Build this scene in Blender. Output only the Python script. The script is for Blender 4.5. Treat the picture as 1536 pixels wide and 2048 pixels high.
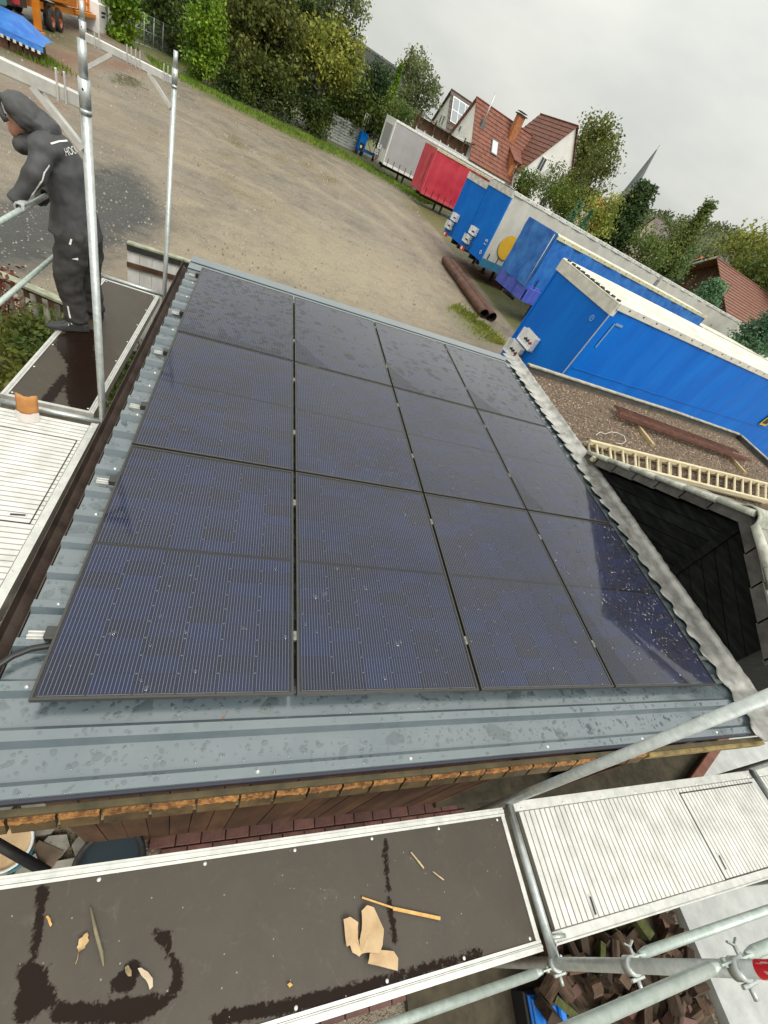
import bpy, bmesh, math, random
import numpy as np
from mathutils import Vector, Matrix, noise as mnoise
for o in list(bpy.data.objects): bpy.data.objects.remove(o)
R = math.radians
rnd = random.Random(7)
scene = bpy.context.scene
col = scene.collection
# ---------------------------------------------------------------- camera
CAM = np.array([0.58276, -0.84860, 2.25274])
RW = np.array([[0.910646, -0.153616, 0.38357], [0.160996, -0.723031, -0.671794], [0.380531, 0.67352, -0.633693]])
FPX = 829.93
cam = bpy.data.cameras.new('camera'); cam.sensor_fit = 'HORIZONTAL'; cam.sensor_width = 36
cam.lens = FPX / 1536 * 36; cam.clip_start = .02; cam.clip_end = 5000
cob = bpy.data.objects.new('camera', cam); col.objects.link(cob)
cob.matrix_world = Matrix(((RW[0][0], -RW[1][0], -RW[2][0], CAM[0]), (RW[0][1], -RW[1][1], -RW[2][1], CAM[1]),
                           (RW[0][2], -RW[1][2], -RW[2][2], CAM[2]), (0, 0, 0, 1)))
scene.camera = cob
# ---------------------------------------------------------------- overcast sky
world = bpy.data.worlds.new('World'); scene.world = world; world.use_nodes = True
nt = world.node_tree; nt.nodes.clear()
wo = nt.nodes.new('ShaderNodeOutputWorld'); bg = nt.nodes.new('ShaderNodeBackground')
sky = nt.nodes.new('ShaderNodeTexSky'); sky.sky_type = 'NISHITA'; sky.sun_disc = False
sky.sun_elevation = R(52); sky.sun_rotation = R(200); sky.dust_density = 4
hsv = nt.nodes.new('ShaderNodeHueSaturation'); hsv.inputs['Saturation'].default_value = .12
tc = nt.nodes.new('ShaderNodeTexCoord')
no = nt.nodes.new('ShaderNodeTexNoise'); no.inputs['Scale'].default_value = 2.6; no.inputs['Detail'].default_value = 6; no.inputs['Roughness'].default_value = .5
mp = nt.nodes.new('ShaderNodeMapping'); mp.inputs['Scale'].default_value = (1, 1, 2.6)
rp = nt.nodes.new('ShaderNodeValToRGB')
rp.color_ramp.elements[0].position = .34; rp.color_ramp.elements[0].color = (7.6, 7.85, 7.35, 1)
rp.color_ramp.elements[1].position = .66; rp.color_ramp.elements[1].color = (10.1, 10.15, 9.3, 1)
sep = nt.nodes.new('ShaderNodeSeparateXYZ'); mr = nt.nodes.new('ShaderNodeMapRange')
mr.inputs['From Min'].default_value = 0; mr.inputs['From Max'].default_value = 1; mr.inputs['To Min'].default_value = .70; mr.inputs['To Max'].default_value = 1.95
ml = nt.nodes.new('ShaderNodeVectorMath'); ml.operation = 'SCALE'
mx = nt.nodes.new('ShaderNodeMix'); mx.data_type = 'RGBA'; mx.inputs['Factor'].default_value = .88
L = nt.links.new
L(tc.outputs['Generated'], mp.inputs['Vector']); L(mp.outputs[0], no.inputs['Vector']); L(no.outputs['Fac'], rp.inputs['Fac'])
L(tc.outputs['Generated'], sep.inputs[0]); L(sep.outputs['Z'], mr.inputs['Value'])
L(rp.outputs['Color'], ml.inputs[0]); L(mr.outputs[0], ml.inputs['Scale'])
L(sky.outputs[0], hsv.inputs['Color']); L(hsv.outputs[0], mx.inputs['A']); L(ml.outputs[0], mx.inputs['B'])
L(mx.outputs['Result'], bg.inputs['Color']); bg.inputs['Strength'].default_value = .075
L(bg.outputs[0], wo.inputs['Surface'])
sun = bpy.data.lights.new('sun', 'SUN'); sun.energy = 1.5; sun.angle = R(28); sun.color = (1, .965, .91)
so = bpy.data.objects.new('sun', sun); col.objects.link(so); so.rotation_euler = (R(36), 0, R(25))
vs = scene.view_settings; vs.view_transform = 'Standard'; vs.look = 'None'; vs.gamma = 1; vs.exposure = .5
scene.render.engine = 'CYCLES'
cy = scene.cycles; cy.max_bounces = 5; cy.diffuse_bounces = 3; cy.glossy_bounces = 3; cy.transmission_bounces = 2; cy.transparent_max_bounces = 8; cy.caustics_reflective = False; cy.caustics_refractive = False; cy.sample_clamp_indirect = 6

# ---------------------------------------------------------------- photo <-> place helpers (survey of the place)
def ray(u, v):
    d = RW.T @ np.array([(u - 768) / FPX, (v - 1024) / FPX, 1.]); return d / np.linalg.norm(d)
def gz(y): return -2.6 + .024 * min(max(y, -8), 60)
def atz(u, v, z): d = ray(u, v); return CAM + d * (z - CAM[2]) / d[2]
def aty(u, v, y): d = ray(u, v); return CAM + d * (y - CAM[1]) / d[1]
def atx(u, v, x): d = ray(u, v); return CAM + d * (x - CAM[0]) / d[0]
def atd(u, v, dist): d = ray(u, v); return CAM + d * dist / math.hypot(d[0], d[1])
def gp(u, v):
    d = ray(u, v); t = (-2.6 + .024 * CAM[1] - CAM[2]) / (d[2] - .024 * d[1]); p = CAM + d * t
    if p[1] > 60 or t < 0: p = CAM + d * (-1.16 - CAM[2]) / d[2]
    return p
# roof plane: x across, y along, z normal to the panels
MR = Matrix(((0.999103, -0.001223, -0.04233), (0, 0.999583, -0.028882), (0.042348, 0.028856, 0.998686))).to_4x4()

# ---------------------------------------------------------------- objects
def props(o, label=None, cat=None, group=None, kind=None):
    if label: o['label'] = label
    if cat: o['category'] = cat
    if group: o['group'] = group
    if kind: o['kind'] = kind
    return o
def thing(name, label, cat, loc=(0, 0, 0), rz=0, group=None, mat4=None):
    o = bpy.data.objects.new(name, None); col.objects.link(o); o.empty_display_size = .2
    if mat4 is not None: o.matrix_world = mat4
    else:
        o.location = [float(a) for a in loc]; o.rotation_euler = (0, 0, rz)
    return props(o, label, cat, group)
def link(name, me, mat=None, parent=None):
    o = bpy.data.objects.new(name, me); col.objects.link(o)
    if mat and not me.materials: me.materials.append(mat)
    if parent: o.parent = parent
    return o
def copy_tree(o, parent=None):
    c = o.copy(); col.objects.link(c); c.parent = parent
    for ch in list(o.children): copy_tree(ch, c)
    return c
class MB:
    def __init__(s): s.v = []; s.f = []; s.sm = []
    def add(s, vs, fs, smooth=False):
        b = len(s.v); s.v += [tuple(float(q) for q in v) for v in vs]; s.f += [tuple(b + i for i in f) for f in fs]; s.sm += [smooth] * len(fs); return s
    def box(s, a, b, m=None, ch=0):
        x0, y0, z0 = [min(p, q) for p, q in zip(a, b)]; x1, y1, z1 = [max(p, q) for p, q in zip(a, b)]
        c = min(ch, (x1 - x0) / 3, (y1 - y0) / 3, (z1 - z0) / 3)
        if c <= 0:
            vs = [(x0, y0, z0), (x1, y0, z0), (x1, y1, z0), (x0, y1, z0), (x0, y0, z1), (x1, y0, z1), (x1, y1, z1), (x0, y1, z1)]
            fs = [(0, 3, 2, 1), (4, 5, 6, 7), (0, 1, 5, 4), (1, 2, 6, 5), (2, 3, 7, 6), (3, 0, 4, 7)]
        else:
            vs = [];
            for z, i in ((z0, c), (z0 + c, 0), (z1 - c, 0), (z1, c)):
                vs += [(x0 + i, y0 + i, z), (x1 - i, y0 + i, z), (x1 - i, y1 - i, z), (x0 + i, y1 - i, z)]
            fs = [(3, 2, 1, 0), (12, 13, 14, 15)]
            for k in range(3):
                for i in range(4): fs.append((k * 4 + i, k * 4 + (i + 1) % 4, k * 4 + 4 + (i + 1) % 4, k * 4 + 4 + i))
        if m is not None: vs = [m @ Vector(v) for v in vs]
        return s.add(vs, fs)
    def beam(s, a, b, w, h, up=(0, 0, 1), ch=0):
        a, b = Vector(a), Vector(b); d = b - a; x = d.normalized(); y = Vector(up).cross(x)
        if y.length < 1e-4: y = Vector((0, 1, 0)).cross(x)
        y.normalize(); z = x.cross(y)
        m = Matrix((x, y, z)).transposed().to_4x4(); m.translation = a
        return s.box((0, -w / 2, -h / 2), (d.length, w / 2, h / 2), m, ch)
    def tube(s, pts, r, n=12, caps=True, smooth=True):
        pts = [Vector(p) for p in pts]; rs = r if isinstance(r, (list, tuple)) else [r] * len(pts)
        vs = []; t0 = (pts[1] - pts[0]).normalized(); u = t0.orthogonal().normalized()
        for i, p in enumerate(pts):
            t = ((pts[min(i + 1, len(pts) - 1)] - pts[max(i - 1, 0)])).normalized()
            u = (u - t * u.dot(t)).normalized(); w = t.cross(u)
            for k in range(n):
                a = 2 * math.pi * k / n; vs.append(p + (u * math.cos(a) + w * math.sin(a)) * rs[i])
        fs = []
        for i in range(len(pts) - 1):
            for k in range(n): fs.append((i * n + k, i * n + (k + 1) % n, (i + 1) * n + (k + 1) % n, (i + 1) * n + k))
        s.add(vs, fs, smooth)
        if caps:
            b = len(s.v) - len(vs)
            s.f += [tuple(b + k for k in reversed(range(n))), tuple(b + (len(pts) - 1) * n + k for k in range(n))]; s.sm += [False, False]
        return s
    def prism(s, poly, z0, z1, m=None):
        n = len(poly); vs = [(x, y, z0) for x, y in poly] + [(x, y, z1) for x, y in poly]
        if m is not None: vs = [m @ Vector(v) for v in vs]
        fs = [tuple(reversed(range(n))), tuple(range(n, 2 * n))] + [(i, (i + 1) % n, n + (i + 1) % n, n + i) for i in range(n)]
        return s.add(vs, fs)
    def lathe(s, prof, c=(0, 0, 0), n=20, m=None, smooth=True):
        vs = []; k = len(prof)
        for i in range(n):
            a = 2 * math.pi * i / n
            for r_, z in prof: vs.append((r_ * math.cos(a), r_ * math.sin(a), z))
        mm = m if m is not None else Matrix.Translation(Vector(c))
        vs = [mm @ Vector(v) for v in vs]
        fs = [(i * k + j, ((i + 1) % n) * k + j, ((i + 1) % n) * k + j + 1, i * k + j + 1) for i in range(n) for j in range(k - 1)]
        return s.add(vs, fs, smooth)
    def grid(s, fn, nu, nv, smooth=True):
        vs = [fn(i / nu, j / nv) for j in range(nv + 1) for i in range(nu + 1)]
        fs = [(j * (nu + 1) + i, j * (nu + 1) + i + 1, (j + 1) * (nu + 1) + i + 1, (j + 1) * (nu + 1) + i) for j in range(nv) for i in range(nu)]
        return s.add(vs, fs, smooth)
    def quad(s, a, b, c, d): return s.add([a, b, c, d], [(0, 1, 2, 3)])
    def mesh(s, name, off=None):
        me = bpy.data.meshes.new(name)
        vs = s.v if off is None else [(x - off[0], y - off[1], z - off[2]) for x, y, z in s.v]
        me.from_pydata(vs, [], s.f); me.polygons.foreach_set('use_smooth', s.sm); me.update(); return me
    def build(s, name, mat, parent=None, world=False):
        off = None
        if world and parent is not None:
            r_ = parent
            while r_.parent: r_ = r_.parent
            off = r_.location
        return link(name, s.mesh(name, off), mat, parent)
def hashn(x, y=0, z=0): return mnoise.noise(Vector((x, y, z)))

# ---------------------------------------------------------------- materials
def nodes(name):
    m = bpy.data.materials.new(name); m.use_nodes = True; t = m.node_tree
    return m, t, t.nodes['Principled BSDF'], t.nodes['Material Output']
def mat(name, c, rough=.6, metal=0, c2=None, scale=8, detail=4, bump=0, bscale=None, stretch=(1, 1, 1), spec=.5, island=0, coat=0, lo=.35, hi=.65, rough2=None, world=False):
    m, t, b, out = nodes(name); b.inputs['Metallic'].default_value = metal; b.inputs['Roughness'].default_value = rough
    b.inputs['Specular IOR Level'].default_value = spec; b.inputs['Coat Weight'].default_value = coat; b.inputs['Coat Roughness'].default_value = .15
    N = t.nodes.new; K = t.links.new
    if world: g = N('ShaderNodeNewGeometry'); src = g.outputs['Position']
    else: g = N('ShaderNodeTexCoord'); src = g.outputs['Object']
    mp = N('ShaderNodeMapping'); mp.inputs['Scale'].default_value = stretch; K(src, mp.inputs['Vector'])
    cs = None
    if c2 is not None:
        n1 = N('ShaderNodeTexNoise'); n1.inputs['Scale'].default_value = scale; n1.inputs['Detail'].default_value = detail; n1.inputs['Roughness'].default_value = .62
        K(mp.outputs[0], n1.inputs['Vector'])
        r_ = N('ShaderNodeMapRange'); r_.inputs['From Min'].default_value = lo; r_.inputs['From Max'].default_value = hi; K(n1.outputs['Fac'], r_.inputs['Value'])
        x = N('ShaderNodeMix'); x.data_type = 'RGBA'; x.inputs['A'].default_value = (*c, 1); x.inputs['B'].default_value = (*c2, 1); K(r_.outputs[0], x.inputs['Factor']); cs = x.outputs['Result']
        if rough2 is not None:
            q = N('ShaderNodeMapRange'); q.inputs['To Min'].default_value = rough; q.inputs['To Max'].default_value = rough2; K(r_.outputs[0], q.inputs['Value']); K(q.outputs[0], b.inputs['Roughness'])
    else:
        x = N('ShaderNodeRGB'); x.outputs[0].default_value = (*c, 1); cs = x.outputs[0]
    if island:
        ge = N('ShaderNodeNewGeometry'); h = N('ShaderNodeHueSaturation'); q = N('ShaderNodeMapRange')
        q.inputs['To Min'].default_value = 1 - island; q.inputs['To Max'].default_value = 1 + island
        K(ge.outputs['Random Per Island'], q.inputs['Value']); K(q.outputs[0], h.inputs['Value']); K(cs, h.inputs['Color']); cs = h.outputs[0]
    K(cs, b.inputs['Base Color'])
    if bump:
        n2 = N('ShaderNodeTexNoise'); n2.inputs['Scale'].default_value = bscale or scale * 3; n2.inputs['Detail'].default_value = 4
        bp = N('ShaderNodeBump'); bp.inputs['Strength'].default_value = bump; bp.inputs['Distance'].default_value = .02
        K(mp.outputs[0], n2.inputs['Vector']); K(n2.outputs['Fac'], bp.inputs['Height']); K(bp.outputs[0], b.inputs['Normal'])
    return m
def objrand(m, amt):   # per-object value variation
    t = m.node_tree; b = t.nodes['Principled BSDF']; l = b.inputs['Base Color'].links[0]; s = l.from_socket
    oi = t.nodes.new('ShaderNodeObjectInfo'); q = t.nodes.new('ShaderNodeMapRange'); h = t.nodes.new('ShaderNodeHueSaturation')
    q.inputs['To Min'].default_value = 1 - amt; q.inputs['To Max'].default_value = 1 + amt
    t.links.new(oi.outputs['Random'], q.inputs['Value']); t.links.new(q.outputs[0], h.inputs['Value']); t.links.new(s, h.inputs['Color']); t.links.new(h.outputs[0], b.inputs['Base Color'])
    return m
def clearmat(name, ior, rough, tint=(1, 1, 1), boost=1., bump=0):
    m, t, b, out = nodes(name); t.nodes.remove(b); N = t.nodes.new
    tr = N('ShaderNodeBsdfTransparent'); tr.inputs[0].default_value = (*tint, 1)
    gl = N('ShaderNodeBsdfGlossy'); gl.inputs['Roughness'].default_value = rough
    fr = N('ShaderNodeFresnel'); fr.inputs['IOR'].default_value = ior
    mu = N('ShaderNodeMath'); mu.operation = 'MULTIPLY'; mu.inputs[1].default_value = boost; mu.use_clamp = True
    mi = N('ShaderNodeMixShader'); K = t.links.new
    K(fr.outputs[0], mu.inputs[0]); K(mu.outputs[0], mi.inputs[0]); K(tr.outputs[0], mi.inputs[1]); K(gl.outputs[0], mi.inputs[2]); K(mi.outputs[0], out.inputs['Surface'])
    if bump:
        tcn = N('ShaderNodeTexCoord'); n2 = N('ShaderNodeTexNoise'); n2.inputs['Scale'].default_value = 2.2; n2.inputs['Detail'].default_value = 3
        bp = N('ShaderNodeBump'); bp.inputs['Strength'].default_value = bump; bp.inputs['Distance'].default_value = .02
        K(tcn.outputs['Object'], n2.inputs['Vector']); K(n2.outputs['Fac'], bp.inputs['Height']); K(bp.outputs[0], gl.inputs['Normal']); K(bp.outputs[0], fr.inputs['Normal'])
    return m
M = {}
M['galv'] = mat('galvanised_steel', (.42, .45, .44), .42, .75, (.56, .59, .57), 30, bump=.05)
M['galv_green'] = mat('weathered_galvanised_steel', (.38, .45, .41), .5, .55, (.52, .57, .53), 22, bump=.08)
M['alu'] = mat('aluminium', (.54, .54, .51), .4, .5, (.70, .69, .65), 14, bump=.05)
M['alu_deck'] = mat('ribbed_aluminium_deck', (.52, .51, .475), .5, .0, (.70, .69, .655), 7, bump=.08, bscale=60, detail=9)
M['steel_dark'] = mat('dark_steel', (.03, .03, .032), .5, .4, (.06, .055, .05), 12)
M['black'] = mat('black_plastic', (.015, .015, .016), .45)
M['rubber'] = mat('tyre_rubber', (.02, .02, .02), .8, 0, (.05, .047, .042), 6)
M['frame'] = mat('anodised_black_frame', (.06, .058, .055), .4, .4)
M['roofmetal'] = mat('coated_steel_sheet', (.088, .115, .13), .13, .0, (.115, .142, .155), 3, spec=1., rough2=.26, coat=.6)
M['brown_gutter'] = mat('brown_coated_gutter', (.030, .020, .016), .4, 0, (.065, .046, .036), 9)
M['lead'] = mat('crinkled_lead_flashing', (.20, .195, .18), .5, .3, (.42, .41, .385), 7, bump=.35, bscale=14, lo=.3, hi=.6)
M['darkboard'] = objrand(mat('tarred_board', (.004, .005, .0045), .75, 0, (.022, .024, .022), 5, spec=.12, stretch=(1, .7, 4), bump=.15, lo=.42, hi=.8), .35)
M['oldwood'] = objrand(mat('old_brown_board', (.05, .024, .012), .7, 0, (.12, .06, .028), 5, stretch=(1, 1, .3), bump=.2), .3)
M['valance'] = objrand(mat('mouldy_brown_board', (.045, .028, .010), .7, 0, (.11, .07, .026), 9, bump=.3), .25)
M['tile_shaded'] = objrand(mat('shaded_concrete_tile', (.06, .056, .05), .8, 0, (.12, .115, .10), 7, bump=.25), .2)  # concrete tile darkened to carry the overhang shade on the verge sides
M['alu_groove'] = mat('groove_plate', (.42, .41, .38), .7)  # plate seen between the deck ribs, darker than the ribs
M['rotwood'] = objrand(mat('rotten_orange_timber', (.15, .06, .018), .75, 0, (.44, .21, .06), 30, bump=.6, lo=.38, hi=.62), .25)
M['timber'] = mat('bare_timber', (.32, .22, .11), .7, 0, (.52, .40, .22), 9, stretch=(1, 8, 8), bump=.1)
M['ply'] = None
M['tile_grey'] = objrand(mat('mossy_concrete_tile', (.17, .16, .14), .8, 0, (.30, .29, .25), 7, bump=.25), .2)
M['concrete'] = mat('pale_concrete', (.36, .37, .36), .45, 0, (.48, .49, .47), 4, bump=.15, bscale=30)
M['terracotta'] = mat('terracotta', (.42, .17, .045), .7, 0, (.52, .25, .08), 12, bump=.1)
M['white'] = mat('white_paint', (.74, .74, .72), .5, 0, (.82, .82, .80), 3)
M['offwhite'] = mat('dirty_white_paint', (.42, .42, .38), .6, 0, (.70, .69, .64), 5, bump=.05)
M['render'] = mat('white_render', (.74, .73, .70), .9, 0, (.82, .81, .79), 1.2, bump=.05)
M['bright'] = None
M['glass'] = mat('window_glass', (.035, .045, .055), .08, 0, spec=.9)
M['red_tile'] = mat('brown_red_roof_tile', (.13, .045, .028), .7, 0, (.24, .085, .05), 2.5, bump=.2)
M['orange_tile'] = mat('orange_roof_tile', (.42, .13, .05), .7, 0, (.55, .2, .08), 3)
M['dark_tile'] = mat('dark_roof_tile', (.05, .042, .04), .7, 0, (.09, .075, .07), 2)
M['slate'] = mat('grey_slate', (.10, .115, .12), .6, 0, (.15, .165, .17), 2)
M['blue_pvc'] = mat('blue_tarpaulin', (.0005, .125, .56), .45, 0, (.001, .17, .66), 1.3, spec=.2, stretch=(1, 1, .25), detail=8, bump=.06, bscale=2.2)
M['blue_paint'] = mat('blue_painted_steel', (.0005, .135, .56), .45, 0, (.003, .175, .65), 1.2, spec=.2)
M['blue_old'] = mat('faded_blue_tarpaulin', (.008, .10, .42), .5, 0, (.03, .19, .52), 2.2, bump=.5, bscale=2.6)
M['violet_blue'] = mat('violet_blue_board', (.045, .075, .42), .5, 0, (.09, .13, .5), 3)
M['red_pvc'] = mat('red_tarpaulin', (.42, .018, .045), .5, 0, (.55, .05, .075), .8, bump=.15, bscale=2)
M['grey_pvc'] = mat('grey_tarpaulin', (.34, .34, .345), .6, 0, (.40, .40, .41), .6)
M['beige_pvc'] = mat('beige_tarpaulin', (.46, .445, .38), .6, 0, (.56, .55, .49), 1.1, bump=.2, bscale=3)
M['cream_pvc'] = mat('cream_roof_tarpaulin', (.50, .47, .37), .65, 0, (.72, .70, .62), 1.4, bump=.3, bscale=3)
M['rust'] = mat('rusty_pipe', (.045, .018, .01), .65, 0, (.13, .055, .03), 4, bump=.2)
M['rust_beam'] = objrand(mat('red_brown_section', (.09, .036, .024), .5, 0, (.19, .085, .06), 6), .3)
M['orange_paint'] = mat('orange_machine_paint', (.62, .19, .012), .42, 0, (.72, .27, .025), 1.5)
M['yellow'] = mat('yellow_paint', (.62, .42, .01), .5)
M['ochre'] = mat('ochre_print', (.58, .34, .02), .55, 0, (.68, .40, .03), 2)
M['jacket'] = mat('charcoal_softshell', (.034, .034, .036), .65, 0, (.068, .068, .07), 5, bump=.9, bscale=6, stretch=(1, 1, .5))
M['trousers'] = mat('dark_work_trousers', (.018, .017, .016), .75, 0, (.040, .037, .034), 6, bump=.9, bscale=7, stretch=(1, 1, .6))
def creases(m, strength):
    for n in m.node_tree.nodes:
        if n.bl_idname == 'ShaderNodeTexNoise' and n.outputs['Fac'].links and n.outputs['Fac'].links[0].to_node.bl_idname == 'ShaderNodeBump':
            n.noise_type = 'RIDGED_MULTIFRACTAL'; n.inputs['Detail'].default_value = 2; n.inputs['Distortion'].default_value = .6
            n.outputs['Fac'].links[0].to_node.inputs['Strength'].default_value = strength
creases(M['jacket'], .5); creases(M['trousers'], .5)
M['skin'] = mat('skin', (.38, .19, .13), .5, 0, (.44, .24, .17), 10)
M['hair'] = mat('dark_hair', (.012, .009, .007), .7)
M['shoe'] = mat('black_work_shoe', (.018, .018, .019), .6, 0, (.04, .04, .04), 20, bump=.2)
M['reflect'] = mat('reflective_piping', (.75, .75, .7), .4)
M['paper'] = mat('cardboard', (.42, .28, .15), .85, 0, (.53, .38, .22), 9, bump=.1)
M['brick_red'] = objrand(mat('red_paving_brick', (.085, .035, .028), .6, 0, (.14, .06, .045), 9, bump=.2), .3)
M['paver'] = objrand(mat('mossy_grey_paver', (.23, .215, .175), .85, 0, (.35, .33, .27), 9, bump=.2), .15)
M['soil'] = mat('soil_and_shaded_floor', (.035, .03, .018), .95, 0, (.08, .065, .04), 6)
M['bucketwhite'] = mat('white_bucket', (.72, .73, .72), .35)
M['teal'] = mat('teal_print', (.02, .25, .30), .5)
M['brightblue'] = mat('bright_blue_plastic', (.01, .17, .62), .35)
M['log'] = objrand(mat('split_firewood', (.025, .015, .009), .9, 0, (.105, .062, .036), 11, stretch=(.3, 1, 1), bump=.6), .45)
M['moss'] = mat('green_moss', (.04, .05, .012), .95, 0, (.10, .105, .028), 12, bump=.5)
M['red_tape'] = mat('red_tape', (.55, .01, .02), .5, 0, (.7, .4, .38), 25, stretch=(6, 1, 1), lo=.55, hi=.6)
M['grey_fence'] = mat('weathered_white_board', (.52, .51, .49), .8, 0, (.72, .71, .69), 6, stretch=(1, 1, .3), bump=.15)
M['mossboard'] = mat('mossy_cap_board', (.20, .21, .14), .85, 0, (.36, .37, .28), 9, bump=.2)
M['corr'] = mat('zinc_cladding', (.42, .44, .43), .5, .3, (.52, .54, .53), 2)
M['churchgrey'] = M['slate']
def leafmat(name, c, c2, island=.35, trans=.25):
    m = mat(name, c, .55, 0, c2, .55, 3, island=island, spec=.3, world=True)
    t = m.node_tree; b = t.nodes['Principled BSDF']; out = t.nodes['Material Output']
    tr = t.nodes.new('ShaderNodeBsdfTranslucent'); mi = t.nodes.new('ShaderNodeMixShader'); mi.inputs[0].default_value = trans
    s = b.inputs['Base Color'].links[0].from_socket
    t.links.new(s, tr.inputs[0]); t.links.new(b.outputs[0], mi.inputs[1]); t.links.new(tr.outputs[0], mi.inputs[2]); t.links.new(mi.outputs[0], out.inputs['Surface'])
    return m
M['leaf_bright'] = leafmat('bright_green_leaves', (0.095, 0.189, 0.016), (0.230, 0.351, 0.027))
M['leaf_dark'] = leafmat('dark_green_leaves', (.034, .062, .012), (.10, .14, .024))
M['leaf_brown'] = leafmat('dull_brown_green_leaves', (.066, .088, .016), (.17, .185, .04))
M['leaf_yellow'] = leafmat('yellowing_leaves', (.13, .17, .022), (.33, .33, .06))
M['leaf_mid'] = leafmat('mid_green_leaves', (0.061, 0.108, 0.019), (0.149, 0.189, 0.041))
M['needle'] = leafmat('dark_needles', (.024, .054, .016), (.07, .11, .032))
M['needle_green'] = leafmat('green_needles', (.06, .10, .02), (.17, .21, .05))
M['needle_blue'] = leafmat('blue_green_needles', (.06, .14, .07), (.14, .26, .13))
M['leaf_grey'] = leafmat('grey_green_leaves', (.085, .115, .045), (.20, .23, .095))
M['forest'] = leafmat('forest_leaves', (.055, .09, .035), (.15, .165, .05))
M['grassleaf'] = leafmat('grass_blades', (0.081, 0.162, 0.016), (0.203, 0.297, 0.034))
M['redleaf'] = leafmat('ivy_leaves', (0.068, 0.101, 0.019), (0.203, 0.203, 0.034))
M['bark'] = mat('bark', (.035, .026, .018), .9, 0, (.08, .06, .045), 6, bump=.4)
# ================================================================ ground sheet
def soft_poly(X, Y, pts, soft):
    P = np.array([p[:2] for p in pts]); n = len(P); inside = np.zeros(X.shape, bool); dist = np.full(X.shape, 1e9)
    for i in range(n):
        a, b = P[i], P[(i + 1) % n]
        with np.errstate(divide='ignore', invalid='ignore'):
            c = ((a[1] > Y) != (b[1] > Y)) & (X < (b[0] - a[0]) * (Y - a[1]) / (b[1] - a[1] + 1e-12) + a[0])
        inside ^= c
        d = b - a; t = np.clip(((X - a[0]) * d[0] + (Y - a[1]) * d[1]) / (d @ d + 1e-9), 0, 1)
        dist = np.minimum(dist, np.hypot(X - a[0] - t * d[0], Y - a[1] - t * d[1]))
    return np.clip(.5 + np.where(inside, dist, -dist) / soft, 0, 1)
def soft_line(X, Y, pts, w, soft):
    P = [p[:2] for p in pts]; dist = np.full(X.shape, 1e9)
    for a, b in zip(P[:-1], P[1:]):
        d = b - a; t = np.clip(((X - a[0]) * d[0] + (Y - a[1]) * d[1]) / (d @ d + 1e-9), 0, 1)
        dist = np.minimum(dist, np.hypot(X - a[0] - t * d[0], Y - a[1] - t * d[1]))
    return np.clip(.5 + (w - dist) / soft, 0, 1)
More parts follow.
